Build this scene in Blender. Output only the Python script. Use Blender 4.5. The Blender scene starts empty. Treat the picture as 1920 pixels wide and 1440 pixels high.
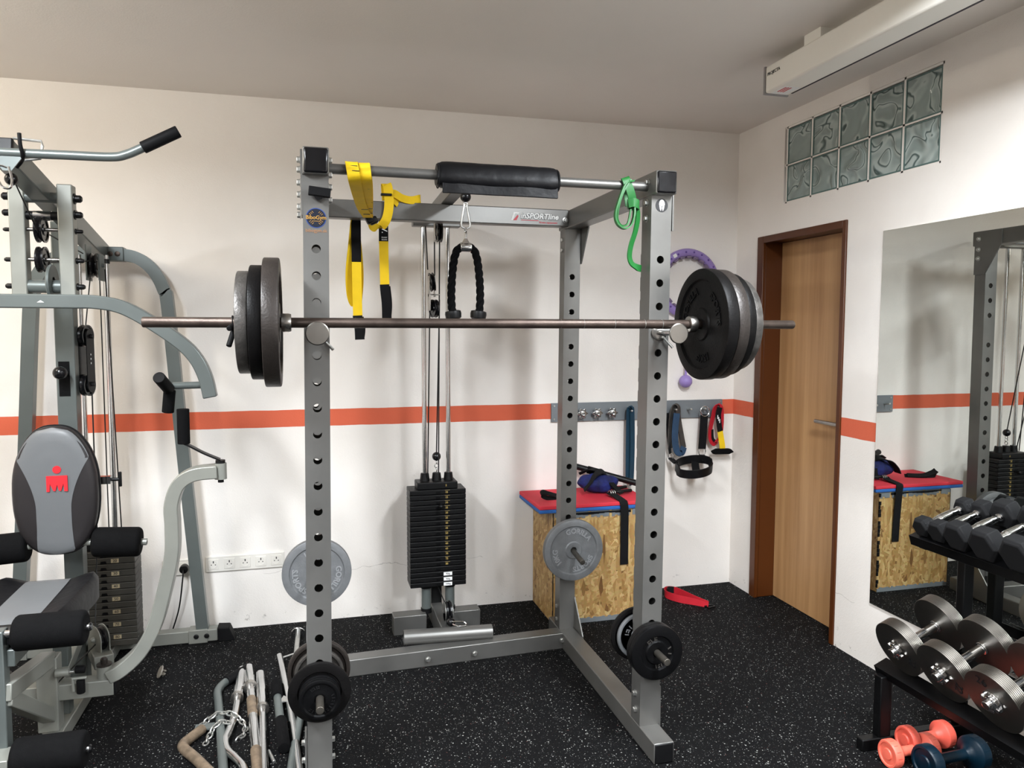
import bpy, bmesh, math, random
from mathutils import Vector, Matrix, noise
rnd = random.Random(11)
SC = bpy.context.scene
COL = SC.collection
PI = math.pi
V = Vector

# ------------------------------------------------------------------ helpers
def lin(c):
    out = []
    for v in c[:3]:
        v = v / 255.0
        out.append(v / 12.92 if v <= 0.04045 else ((v + 0.055) / 1.055) ** 2.4)
    return tuple(out) + (1.0,)

MATS = {}
def mat(name, col, rough=0.5, metal=0.0, bump=None, vary=None, spec=0.5, coat=0.0, trans=0.0, ior=1.45, aniso=0.0):
    """plain procedural material: colour with noise variation, optional noise bump"""
    m = bpy.data.materials.new(name); m.use_nodes = True
    nt = m.node_tree; b = nt.nodes['Principled BSDF']
    b.inputs['Base Color'].default_value = lin(col)
    b.inputs['Roughness'].default_value = rough
    b.inputs['Metallic'].default_value = metal
    b.inputs['Specular IOR Level'].default_value = spec
    b.inputs['Coat Weight'].default_value = coat
    b.inputs['Transmission Weight'].default_value = trans
    b.inputs['IOR'].default_value = ior
    tc = nt.nodes.new('ShaderNodeTexCoord')
    if vary:
        sc, amt = vary[0], vary[1]
        n = nt.nodes.new('ShaderNodeTexNoise'); n.inputs['Scale'].default_value = sc; n.inputs['Detail'].default_value = 4
        nt.links.new(tc.outputs['Object'], n.inputs['Vector'])
        r = nt.nodes.new('ShaderNodeValToRGB')
        c = lin(col)
        r.color_ramp.elements[0].position = 0.3; r.color_ramp.elements[1].position = 0.7
        r.color_ramp.elements[0].color = tuple(x * (1 - amt) for x in c[:3]) + (1,)
        r.color_ramp.elements[1].color = tuple(min(1, x * (1 + amt)) for x in c[:3]) + (1,)
        nt.links.new(n.outputs['Fac'], r.inputs['Fac']); nt.links.new(r.outputs['Color'], b.inputs['Base Color'])
        if len(vary) > 2:
            mr = nt.nodes.new('ShaderNodeMapRange')
            mr.inputs['To Min'].default_value = max(0.02, rough - vary[2]); mr.inputs['To Max'].default_value = min(1, rough + vary[2])
            nt.links.new(n.outputs['Fac'], mr.inputs['Value']); nt.links.new(mr.outputs['Result'], b.inputs['Roughness'])
    if bump:
        n2 = nt.nodes.new('ShaderNodeTexNoise'); n2.inputs['Scale'].default_value = bump[0]; n2.inputs['Detail'].default_value = 3
        nt.links.new(tc.outputs['Object'], n2.inputs['Vector'])
        bp = nt.nodes.new('ShaderNodeBump'); bp.inputs['Strength'].default_value = bump[1]; bp.inputs['Distance'].default_value = bump[2] if len(bump) > 2 else 0.002
        nt.links.new(n2.outputs['Fac'], bp.inputs['Height']); nt.links.new(bp.outputs['Normal'], b.inputs['Normal'])
    MATS[name] = m
    return m

def N(nt, typ, **kw):
    n = nt.nodes.new(typ)
    for k, v in kw.items():
        if k in n.inputs: n.inputs[k].default_value = v
        else: setattr(n, k, v)
    return n

class MB:
    """collects shapes and links them as ONE mesh object"""
    def __init__(s): s.v = []; s.f = []
    def add(s, vs, fs):
        o = len(s.v); s.v += [V(p) for p in vs]; s.f += [tuple(i + o for i in f) for f in fs]; return s
    def boxr(s, x0, x1, y0, y1, z0, z1):
        vs = [(x0,y0,z0),(x1,y0,z0),(x1,y1,z0),(x0,y1,z0),(x0,y0,z1),(x1,y0,z1),(x1,y1,z1),(x0,y1,z1)]
        return s.add(vs, [(0,3,2,1),(4,5,6,7),(0,1,5,4),(1,2,6,5),(2,3,7,6),(3,0,4,7)])
    def obox(s, c, ax, ay, az, dx, dy, dz):
        c = V(c); ax, ay, az = V(ax).normalized(), V(ay).normalized(), V(az).normalized()
        vs = []
        for k in (-.5, .5):
            for i, j in ((-.5,-.5),(.5,-.5),(.5,.5),(-.5,.5)): vs.append(c + ax*dx*i + ay*dy*j + az*dz*k)
        return s.add(vs, [(0,3,2,1),(4,5,6,7),(0,1,5,4),(1,2,6,5),(2,3,7,6),(3,0,4,7)])
    def bar(s, p0, p1, w, h, up=(0,0,1)):
        p0, p1 = V(p0), V(p1); d = (p1-p0); t = d.normalized(); sd = t.cross(V(up)).normalized(); u = sd.cross(t)
        return s.obox((p0+p1)/2, sd, t, u, w, d.length, h)
    def lathe(s, p, axis, prof, n=32, ref=None):
        p, a = V(p), V(axis).normalized()
        r0 = V(ref) if ref else (V((0,0,1)) if abs(a.z) < .9 else V((1,0,0)))
        u = (r0 - a*r0.dot(a)).normalized(); w = a.cross(u)
        vs = []; rings = []
        for r, t in prof:
            if r <= 1e-7: rings.append([len(vs)]); vs.append(p + a*t)
            else:
                rings.append(list(range(len(vs), len(vs)+n)))
                for k in range(n):
                    th = 2*PI*k/n; vs.append(p + a*t + (u*math.cos(th) + w*math.sin(th))*r)
        fs = []
        for A, B in zip(rings[:-1], rings[1:]):
            if len(A) == 1 and len(B) == 1: continue
            for k in range(n):
                k2 = (k+1) % n
                if len(A) == 1: fs.append((A[0], B[k2], B[k]))
                elif len(B) == 1: fs.append((A[k], A[k2], B[0]))
                else: fs.append((A[k], A[k2], B[k2], B[k]))
        return s.add(vs, fs)
    def cyl(s, p0, p1, r, r1=None, n=24):
        p0, p1 = V(p0), V(p1); L = (p1-p0).length; r1 = r if r1 is None else r1
        return s.lathe(p0, p1-p0, [(0,0),(r,0),(r1,L),(0,L)], n)
    def rcyl(s, p0, p1, r, e=.004, n=24):
        p0, p1 = V(p0), V(p1); L = (p1-p0).length
        pr = [(0,0)] + [(r-e+e*math.sin(a), e-e*math.cos(a)) for a in (0, .4, .8, 1.2, PI/2)] + [(r-e+e*math.cos(a), L-e+e*math.sin(a)) for a in (0, .4, .8, 1.2, PI/2)] + [(0,L)]
        return s.lathe(p0, p1-p0, pr, n)
    def sphere(s, c, r, n=20, m=12, sc=(1,1,1)):
        c = V(c); vs = [c + V((0,0,-r*sc[2]))]; fs = []
        for i in range(1, m):
            ph = -PI/2 + PI*i/m
            for k in range(n):
                th = 2*PI*k/n; vs.append(c + V((r*sc[0]*math.cos(ph)*math.cos(th), r*sc[1]*math.cos(ph)*math.sin(th), r*sc[2]*math.sin(ph))))
        vs.append(c + V((0,0,r*sc[2]))); last = len(vs)-1
        for k in range(n): fs.append((0, 1+(k+1)%n, 1+k))
        for i in range(m-2):
            for k in range(n):
                a = 1+i*n+k; b = 1+i*n+(k+1)%n; fs.append((a, b, b+n, a+n))
        for k in range(n): fs.append((last, 1+(m-2)*n+k, 1+(m-2)*n+(k+1)%n))
        return s.add(vs, fs)
    def torus(s, c, axis, R, r, n=32, m=10, a0=0, a1=2*PI, ref=None, sc=1.0):
        c, a = V(c), V(axis).normalized(); r0 = V(ref) if ref else (V((0,0,1)) if abs(a.z) < .9 else V((1,0,0)))
        u = (r0 - a*r0.dot(a)).normalized(); w = a.cross(u)
        full = abs(a1-a0-2*PI) < 1e-6
        pts = [c + u*math.cos(a0+(a1-a0)*k/n)*R + w*math.sin(a0+(a1-a0)*k/n)*R*sc for k in range(n if full else n+1)]
        return s.tube(pts, r, m, closed=full)
    def sweep(s, path, prof, side, closed=False, scale=None):
        path = [V(p) for p in path]; L = len(path); vs = []; fs = []; m = len(prof)
        prev = None
        for i, p in enumerate(path):
            if closed: t = (path[(i+1)%L] - path[i-1]).normalized()
            else: t = (path[min(i+1,L-1)] - path[max(i-1,0)]).normalized()
            sd = V(side[i]) if isinstance(side, list) else (prev if side == 'pt' and prev is not None else (V((0,0,1)) if side == 'pt' else V(side)))
            sd = sd - t*sd.dot(t)
            if sd.length < 1e-4: sd = t.orthogonal()
            sd.normalize(); prev = sd; up = sd.cross(t)
            k = scale[i] if scale else 1.0
            for a, b in prof: vs.append(p + sd*a*k + up*b*k)
        nseg = L if closed else L-1
        for i in range(nseg):
            j = (i+1) % L
            for q in range(m):
                q2 = (q+1) % m; fs.append((i*m+q, i*m+q2, j*m+q2, j*m+q))
        if not closed:
            fs.append(tuple(range(m))[::-1]); fs.append(tuple((L-1)*m+q for q in range(m)))
        return s.add(vs, fs)
    def tube(s, path, r, n=12, closed=False, scale=None):
        path = [V(p) for p in path]
        return s.sweep(path, [(r*math.cos(2*PI*k/n), r*math.sin(2*PI*k/n)) for k in range(n)], 'pt', closed, scale)
    def rect(s, path, w, h, side, closed=False):
        return s.sweep(path, [(-w/2,-h/2),(w/2,-h/2),(w/2,h/2),(-w/2,h/2)], side, closed)
    def prism(s, poly, o, u, v, depth):
        """polygon (2-D, counter-clockwise seen along -n) in plane o,u,v pushed by depth along u x v"""
        o, u, v = V(o), V(u).normalized(), V(v).normalized(); n = u.cross(v); k = len(poly)
        A = [o + u*a + v*b for a, b in poly]; B = [p + n*depth for p in A]
        fs = [tuple(range(k))[::-1], tuple(range(k, 2*k))]
        for i in range(k): fs.append((i, (i+1)%k, k+(i+1)%k, k+i))
        if depth < 0: fs = [f[::-1] for f in fs]
        return s.add(A+B, fs)
    def hexhead(s, p, axis, r=.009, h=.007):
        s.lathe(p, axis, [(0,0),(r,0),(r,h*.8),(r*.85,h),(0,h)], 6)
        return s
    def build(s, name, m, parent=None, bevel=0, seg=2, smooth=35, solid=0):
        loc = parent.get('_w') if parent else None
        off = V(loc) if loc is not None else V((0,0,0))
        me = bpy.data.meshes.new(name)
        me.from_pydata([tuple(p - off) for p in s.v], [], s.f); me.update()
        bm = bmesh.new(); bm.from_mesh(me); bmesh.ops.recalc_face_normals(bm, faces=bm.faces); bm.to_mesh(me); bm.free()
        me.materials.append(m if not isinstance(m, str) else MATS[m])
        o = bpy.data.objects.new(name, me); COL.objects.link(o)
        if smooth:
            for p in me.polygons: p.use_smooth = True
            me.set_sharp_from_angle(angle=math.radians(smooth))
        if solid:
            md = o.modifiers.new('wall', 'SOLIDIFY'); md.thickness = solid; md.offset = -1
        if bevel:
            md = o.modifiers.new('edge', 'BEVEL'); md.width = bevel; md.segments = seg; md.limit_method = 'ANGLE'; md.angle_limit = math.radians(40)
        if parent is not None:
            o.parent = parent
            if loc is not None: o['_w'] = list(loc)
        return o

def tag(o, label, cat, group=None, kind=None):
    o['label'] = label; o['category'] = cat
    if group: o['group'] = group
    if kind: o['kind'] = kind
    return o

def thing(name, label, cat, loc=(0,0,0), group=None):
    o = bpy.data.objects.new(name, None); COL.objects.link(o); o.location = loc; o.empty_display_size = .05
    o['_w'] = list(loc)
    return tag(o, label, cat, group)

def single(name, mb, m, label, cat, group=None, **kw):
    return tag(mb.build(name, m, None, **kw), label, cat, group)

def struct(name, mb, m, parent=None, **kw):
    o = mb.build(name, m, parent, **kw); o['kind'] = 'structure'; return o

def curve(pts, n=8):
    """Catmull-Rom through the points"""
    P = [V(p) for p in pts]; P = [P[0]*2-P[1]] + P + [P[-1]*2-P[-2]]; out = []
    for i in range(1, len(P)-2):
        a, b, c, d = P[i-1:i+3]
        for k in range(n):
            t = k/n
            out.append(.5*((2*b) + (c-a)*t + (2*a-5*b+4*c-d)*t*t + (3*b-a-3*c+d)*t**3))
    out.append(P[-2]); return out

_tc = {}
def glyphs(body, size, ext, align='CENTER', bold=0):
    key = (body, size, ext, align, bold)
    if key in _tc: return _tc[key]
    cu = bpy.data.curves.new('t', 'FONT'); cu.body = body; cu.size = size; cu.extrude = ext/2; cu.align_x = align; cu.align_y = 'CENTER'; cu.resolution_u = 3
    if bold: cu.offset = size*(.012 if bold is True else bold)
    ob = bpy.data.objects.new('t', cu); COL.objects.link(ob)
    dg = bpy.context.evaluated_depsgraph_get(); me = bpy.data.meshes.new_from_object(ob.evaluated_get(dg))
    r = ([v.co.copy() for v in me.vertices], [tuple(p.vertices) for p in me.polygons])
    bpy.data.objects.remove(ob); bpy.data.curves.remove(cu); bpy.data.meshes.remove(me)
    _tc[key] = r; return r

def text(mb, body, size, o, u, v, ext=.001, align='CENTER', bold=False, sx=1.0):
    vs, fs = glyphs(body, size, ext, align, bold); o, u, v = V(o), V(u).normalized(), V(v).normalized(); n = u.cross(v)
    return mb.add([o + u*p.x*sx + v*p.y + n*(p.z+ext/2) for p in vs], fs)

def ringtext(mb, body, size, c, n, up, R, ang, ext=.002, bold=True, inward=False):
    """lettering round a circle; ang = angle (deg, clockwise from up as seen) of its middle"""
    vs, fs = glyphs(body, size, ext, 'CENTER', .035 if bold else 0); c, n, up = V(c), V(n).normalized(), V(up).normalized(); rt = up.cross(n)
    out = []
    for p in vs:
        if inward: th = math.radians(ang) - p.x/R; r = R - p.y
        else: th = math.radians(ang) + p.x/R; r = R + p.y
        out.append(c + up*math.cos(th)*r + rt*math.sin(th)*r + n*(p.z+ext/2))
    return mb.add(out, fs)

# ------------------------------------------------------------------ materials
mat('rack_silver', (114,113,110), .36, .6, vary=(6,.10,.08), bump=(160,.02))
mat('gym_paint', (98,104,102), .33, .35, vary=(4,.07,.06))
mat('gym_paint_light', (134,135,128), .38, .25, vary=(7,.07,.05))
mat('black_plastic', (14,14,15), .4, vary=(20,.15,.06), spec=.3)
mat('black_gloss', (14,14,16), .22, vary=(30,.2,.05))
mat('black_rubber', (17,17,18), .6, bump=(300,.15), vary=(30,.1), spec=.12)
mat('black_foam', (11,11,12), .9, bump=(420,.5), vary=(60,.15), spec=.12)
mat('black_vinyl', (10,10,13), .46, bump=(26,.35,.006), vary=(9,.2,.1), spec=.3)
mat('grey_vinyl', (94,96,98), .42, bump=(220,.08), vary=(5,.05))
mat('dark_vinyl', (34,31,32), .42, bump=(200,.12), vary=(8,.12))
mat('chrome', (212,212,212), .14, 1.0, vary=(14,.06,.05))
mat('disc_steel', (128,124,118), .36, 1.0, vary=(14,.10,.06), bump=(200,.04))
mat('steel_bright', (176,172,166), .30, 1.0, vary=(40,.10,.08), bump=(200,.05))
mat('zinc', (190,190,186), .34, .9, vary=(60,.1,.1))
mat('peg_steel', (96,92,86), .4, .8, vary=(30,.15))
mat('bar_steel', (78,67,61), .38, .7, vary=(24,.22,.08), bump=(500,.25))
mat('rust_steel', (148,130,110), .42, .65, vary=(38,.28,.1), bump=(300,.3))
mat('cast_black', (17,16,16), .42, .1, bump=(160,.35), vary=(16,.2,.08), spec=.12)
mat('cast_brown', (46,41,38), .4, .3, bump=(140,.45), vary=(18,.18,.08))
mat('cast_worn', (80,77,74), .40, .5, bump=(140,.5), vary=(26,.35,.08))
mat('cast_grey', (114,116,118), .48, .35, bump=(190,.5), vary=(30,.10))
mat('cast_letter', (150,152,154), .42, .35)
mat('iron_black', (12,12,13), .4, .1, bump=(220,.3), spec=.12)
mat('iron_letter', (26,26,27), .35, .2)
mat('yellow_web', (236,196,18), .75, bump=(500,.4), vary=(14,.07))
mat('black_web', (10,10,12), .85, bump=(500,.4), vary=(30,.15), spec=.3)
mat('red_web', (186,20,38), .75, bump=(500,.35), vary=(20,.1))
mat('green_latex', (28,104,44), .5, vary=(10,.08))
mat('teal_latex', (20,56,76), .6, vary=(12,.12))
mat('blue_cloth', (15,26,84), .8, bump=(34,.7,.01), vary=(18,.6))
mat('grey_blue_cloth', (44,70,98), .75, bump=(60,.4,.004), vary=(14,.2))
mat('purple_plastic', (150,128,190), .45, vary=(10,.05))
mat('purple_dark', (92,66,140), .45)
mat('mauve_grey', (120,104,130), .4)
mat('white_plastic', (226,222,214), .38, vary=(5,.03))
mat('socket_dark', (30,28,28), .6)
mat('board_grey', (120,126,130), .45, .2, vary=(5,.06))
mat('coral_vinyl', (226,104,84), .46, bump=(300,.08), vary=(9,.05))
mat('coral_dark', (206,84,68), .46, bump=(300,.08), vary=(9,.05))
mat('teal_vinyl', (2,25,38), .38, vary=(12,.12), spec=.3)
mat('hex_rubber', (27,27,28), .6, bump=(260,.12), vary=(14,.08), spec=.12)
mat('hex_letter', (24,24,26), .5)
mat('ink', (20,20,22), .6)
mat('gold', (196,150,70), .4, .4)
mat('copper_text', (160,122,92), .45, .4)
mat('sticker_navy', (20,26,40), .35)
mat('sticker_blue', (40,70,140), .35)
mat('sticker_white', (236,236,234), .4)
mat('sticker_red', (196,20,44), .4)
mat('sticker_black', (34,34,36), .4)
mat('number_gold', (176,150,84), .5)
mat('number_tan', (150,138,112), .5)
mat('stack_black', (9,9,10), .42, bump=(200,.15), vary=(12,.2), spec=.3)
mat('stack_brown', (50,48,43), .48, bump=(200,.15), vary=(12,.12))
mat('door_brown', (80,40,12), .36, vary=(2,.06))
mat('eva_red', (204,46,62), .7, bump=(200,.2), vary=(6,.05))
mat('eva_pink', (222,88,104), .7, bump=(200,.2))
mat('eva_blue', (36,92,164), .7, bump=(200,.2), vary=(6,.05))
mat('cable_black', (14,14,14), .45)
mat('screen_white', (238,235,226), .42, vary=(3,.02))
mat('screen_grey', (150,146,146), .5)
mat('slot_dark', (40,36,46), .6)
mat('logo_red', (206,30,40), .55)
mat('cap_grey', (120,114,104), .5)
mat('rack_black', (7,7,8), .38, vary=(20,.2,.08), bump=(120,.1), spec=.3)

def wall_material():
    m = bpy.data.materials.new('wall_paint'); m.use_nodes = True; nt = m.node_tree; b = nt.nodes['Principled BSDF']; L = nt.links.new
    b.inputs['Roughness'].default_value = .82; b.inputs['Specular IOR Level'].default_value = .25
    g = N(nt, 'ShaderNodeNewGeometry'); s = N(nt, 'ShaderNodeSeparateXYZ'); L(g.outputs['Position'], s.inputs[0])
    # hand painted stripe with slightly uneven edges
    n1 = N(nt, 'ShaderNodeTexNoise', Scale=9.0, Detail=5.0); L(g.outputs['Position'], n1.inputs['Vector'])
    a = N(nt, 'ShaderNodeMath', operation='MULTIPLY_ADD'); L(n1.outputs['Fac'], a.inputs[0]); a.inputs[1].default_value = .006; L(s.outputs['Z'], a.inputs[2])
    lo = N(nt, 'ShaderNodeMath', operation='GREATER_THAN'); L(a.outputs[0], lo.inputs[0]); lo.inputs[1].default_value = 1.0433
    hi = N(nt, 'ShaderNodeMath', operation='LESS_THAN'); L(a.outputs[0], hi.inputs[0]); hi.inputs[1].default_value = 1.1318
    st = N(nt, 'ShaderNodeMath', operation='MULTIPLY'); L(lo.outputs[0], st.inputs[0]); L(hi.outputs[0], st.inputs[1])
    n2 = N(nt, 'ShaderNodeTexNoise', Scale=1.6, Detail=4.0); L(g.outputs['Position'], n2.inputs['Vector'])
    w = N(nt, 'ShaderNodeValToRGB'); w.color_ramp.elements[0].color = lin((231,225,218)); w.color_ramp.elements[1].color = lin((239,234,228))
    w.color_ramp.elements[0].position = .35; w.color_ramp.elements[1].position = .65; L(n2.outputs['Fac'], w.inputs['Fac'])
    o = N(nt, 'ShaderNodeValToRGB'); o.color_ramp.elements[0].color = lin((206,96,68)); o.color_ramp.elements[1].color = lin((216,108,80)); L(n2.outputs['Fac'], o.inputs['Fac'])
    # settlement crack low on the wall
    n3 = N(nt, 'ShaderNodeTexNoise', Scale=3.2, Detail=6.0); L(g.outputs['Position'], n3.inputs['Vector'])
    c0 = N(nt, 'ShaderNodeMath', operation='MULTIPLY_ADD'); L(n3.outputs['Fac'], c0.inputs[0]); c0.inputs[1].default_value = -.22; L(s.outputs['Z'], c0.inputs[2])
    c1 = N(nt, 'ShaderNodeMath', operation='SUBTRACT'); L(c0.outputs[0], c1.inputs[0]); c1.inputs[1].default_value = .17
    c2 = N(nt, 'ShaderNodeMath', operation='ABSOLUTE'); L(c1.outputs[0], c2.inputs[0])
    c3 = N(nt, 'ShaderNodeMath', operation='LESS_THAN'); L(c2.outputs[0], c3.inputs[0]); c3.inputs[1].default_value = .0011
    n4 = N(nt, 'ShaderNodeTexNoise', Scale=1.3, Detail=1.0); L(g.outputs['Position'], n4.inputs['Vector'])
    c4 = N(nt, 'ShaderNodeMath', operation='GREATER_THAN'); L(n4.outputs['Fac'], c4.inputs[0]); c4.inputs[1].default_value = .5
    c5 = N(nt, 'ShaderNodeMath', operation='MULTIPLY'); L(c3.outputs[0], c5.inputs[0]); L(c4.outputs[0], c5.inputs[1])
    c6 = N(nt, 'ShaderNodeMath', operation='MULTIPLY'); L(c5.outputs[0], c6.inputs[0]); c6.inputs[1].default_value = .35
    # scuffs right above the floor
    n5 = N(nt, 'ShaderNodeTexNoise', Scale=22.0, Detail=6.0, Roughness=.7); L(g.outputs['Position'], n5.inputs['Vector'])
    d0 = N(nt, 'ShaderNodeMapRange'); d0.inputs['From Min'].default_value = .62; d0.inputs['From Max'].default_value = .72; L(n5.outputs['Fac'], d0.inputs['Value'])
    d1 = N(nt, 'ShaderNodeMapRange'); d1.inputs['From Min'].default_value = .13; d1.inputs['From Max'].default_value = .0; L(s.outputs['Z'], d1.inputs['Value'])
    d2 = N(nt, 'ShaderNodeMath', operation='MULTIPLY'); L(d0.outputs[0], d2.inputs[0]); L(d1.outputs[0], d2.inputs[1])
    d3 = N(nt, 'ShaderNodeMath', operation='MAXIMUM'); L(d2.outputs[0], d3.inputs[0]); L(c6.outputs[0], d3.inputs[1])
    mx = N(nt, 'ShaderNodeMixRGB'); L(st.outputs[0], mx.inputs['Fac']); L(w.outputs['Color'], mx.inputs['Color1']); L(o.outputs['Color'], mx.inputs['Color2'])
    mx2 = N(nt, 'ShaderNodeMixRGB'); L(d3.outputs[0], mx2.inputs['Fac']); L(mx.outputs['Color'], mx2.inputs['Color1']); mx2.inputs['Color2'].default_value = lin((96,84,76))
    L(mx2.outputs['Color'], b.inputs['Base Color'])
    # roller / trowel texture
    e1 = N(nt, 'ShaderNodeTexNoise', Scale=170.0, Detail=2.0); L(g.outputs['Position'], e1.inputs['Vector'])
    e2 = N(nt, 'ShaderNodeTexNoise', Scale=14.0, Detail=4.0); L(g.outputs['Position'], e2.inputs['Vector'])
    e3 = N(nt, 'ShaderNodeMath', operation='MULTIPLY_ADD'); L(e2.outputs['Fac'], e3.inputs[0]); e3.inputs[1].default_value = 2.0; L(e1.outputs['Fac'], e3.inputs[2])
    bp = N(nt, 'ShaderNodeBump', Strength=.35, Distance=.0022); L(e3.outputs[0], bp.inputs['Height']); L(bp.outputs['Normal'], b.inputs['Normal'])
    MATS['wall'] = m
wall_material()

def ceiling_material():
    m = mat('ceiling_paint', (234,228,221), .9, bump=(150,.25,.002), vary=(1.2,.03), spec=.2)
ceiling_material()

def floor_material():
    m = bpy.data.materials.new('rubber_floor'); m.use_nodes = True; nt = m.node_tree; b = nt.nodes['Principled BSDF']; L = nt.links.new
    g = N(nt, 'ShaderNodeNewGeometry')
    n1 = N(nt, 'ShaderNodeTexNoise', Scale=3.0, Detail=4.0); L(g.outputs['Position'], n1.inputs['Vector'])
    base = N(nt, 'ShaderNodeValToRGB'); base.color_ramp.elements[0].color = lin((6,6,7)); base.color_ramp.elements[1].color = lin((12,12,13)); L(n1.outputs['Fac'], base.inputs['Fac'])
    prev = base.outputs['Color']
    for sc, th, keep, col in ((96., .26, .30, (150,150,146)), (150., .25, .34, (120,120,118)), (56., .14, .72, (92,62,58))):
        # crumbs: distorted voronoi cells with a random few kept
        nz = N(nt, 'ShaderNodeTexNoise', Scale=sc*3, Detail=1.0); L(g.outputs['Position'], nz.inputs['Vector'])
        ad = N(nt, 'ShaderNodeMixRGB', blend_type='ADD'); ad.inputs['Fac'].default_value = .006; L(g.outputs['Position'], ad.inputs['Color1']); L(nz.outputs['Color'], ad.inputs['Color2'])
        vo = N(nt, 'ShaderNodeTexVoronoi', Scale=sc); L(ad.outputs['Color'], vo.inputs['Vector'])
        sp = N(nt, 'ShaderNodeSeparateXYZ'); L(vo.outputs['Color'], sp.inputs[0])
        a = N(nt, 'ShaderNodeMath', operation='MULTIPLY'); L(sp.outputs['Y'], a.inputs[0]); a.inputs[1].default_value = th
        k = N(nt, 'ShaderNodeMath', operation='LESS_THAN'); L(vo.outputs['Distance'], k.inputs[0]); L(a.outputs[0], k.inputs[1])
        q = N(nt, 'ShaderNodeMath', operation='GREATER_THAN'); L(sp.outputs['X'], q.inputs[0]); q.inputs[1].default_value = keep
        w = N(nt, 'ShaderNodeMath', operation='MULTIPLY'); L(k.outputs[0], w.inputs[0]); L(q.outputs[0], w.inputs[1])
        mx = N(nt, 'ShaderNodeMixRGB'); L(w.outputs[0], mx.inputs['Fac']); L(prev, mx.inputs['Color1']); mx.inputs['Color2'].default_value = lin(col)
        prev = mx.outputs['Color']
    L(prev, b.inputs['Base Color']); b.inputs['Roughness'].default_value = .8; b.inputs['Specular IOR Level'].default_value = .12
    e1 = N(nt, 'ShaderNodeTexNoise', Scale=260.0, Detail=3.0); L(g.outputs['Position'], e1.inputs['Vector'])
    bp = N(nt, 'ShaderNodeBump', Strength=.5, Distance=.0015); L(e1.outputs['Fac'], bp.inputs['Height']); L(bp.outputs['Normal'], b.inputs['Normal'])
    MATS['floor'] = m
floor_material()

def osb_material():
    m = bpy.data.materials.new('strand_board'); m.use_nodes = True; nt = m.node_tree; b = nt.nodes['Principled BSDF']; L = nt.links.new
    tc = N(nt, 'ShaderNodeTexCoord')
    nz = N(nt, 'ShaderNodeTexNoise', Scale=7.0, Detail=2.0); L(tc.outputs['Object'], nz.inputs['Vector'])
    prev = None; hprev = None
    for i, (rot, ln, wd) in enumerate((((.2,.25,.1),.10,.026), ((.9,.95,-.2),.085,.020), ((.3,2.3,.25),.11,.028), ((1.3,2.85,-.1),.075,.017), ((.5,.55,1.5),.095,.021), ((2.1,1.55,.2),.07,.016))):
        ad = N(nt, 'ShaderNodeMixRGB', blend_type='ADD'); ad.inputs['Fac'].default_value = .012; L(tc.outputs['Object'], ad.inputs['Color1']); L(nz.outputs['Color'], ad.inputs['Color2'])
        mp = N(nt, 'ShaderNodeMapping'); mp.vector_type = 'TEXTURE'; mp.inputs['Rotation'].default_value = rot; mp.inputs['Scale'].default_value = (ln, wd, wd); mp.inputs['Location'].default_value = (i*.31, i*.17, i*.09); L(ad.outputs['Color'], mp.inputs['Vector'])
        vo = N(nt, 'ShaderNodeTexVoronoi', Scale=1.0); L(mp.outputs[0], vo.inputs['Vector'])
        sp = N(nt, 'ShaderNodeSeparateXYZ'); L(vo.outputs['Color'], sp.inputs[0])
        cr = N(nt, 'ShaderNodeValToRGB'); e = cr.color_ramp.elements
        e[0].color = lin((120,82,40)); e[1].color = lin((214,182,124)); e[0].position = .0; e[1].position = 1.0
        x = cr.color_ramp.elements.new(.12); x.color = lin((166,126,70)); x = cr.color_ramp.elements.new(.55); x.color = lin((188,150,92))
        L(sp.outputs['X'], cr.inputs['Fac'])
        if prev is None: prev = cr.outputs['Color']; hprev = sp.outputs['Y']
        else:
            k = N(nt, 'ShaderNodeMath', operation='GREATER_THAN'); L(sp.outputs['Z'], k.inputs[0]); k.inputs[1].default_value = .60
            mx = N(nt, 'ShaderNodeMixRGB'); L(k.outputs[0], mx.inputs['Fac']); L(prev, mx.inputs['Color1']); L(cr.outputs['Color'], mx.inputs['Color2']); prev = mx.outputs['Color']
            mh = N(nt, 'ShaderNodeMixRGB'); L(k.outputs[0], mh.inputs['Fac']); L(hprev, mh.inputs['Color1']); L(sp.outputs['Y'], mh.inputs['Color2']); hprev = mh.outputs['Color']
    gr = N(nt, 'ShaderNodeTexNoise', Scale=90.0, Detail=3.0); L(tc.outputs['Object'], gr.inputs['Vector'])
    gm = N(nt, 'ShaderNodeMixRGB', blend_type='MULTIPLY'); gm.inputs['Fac'].default_value = .35; L(prev, gm.inputs['Color1']); L(gr.outputs['Color'], gm.inputs['Color2'])
    L(gm.outputs['Color'], b.inputs['Base Color']); b.inputs['Roughness'].default_value = .55
    bp = N(nt, 'ShaderNodeBump', Strength=.3, Distance=.002); L(hprev, bp.inputs['Height']); L(bp.outputs['Normal'], b.inputs['Normal'])
    MATS['osb'] = m
osb_material()

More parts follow.
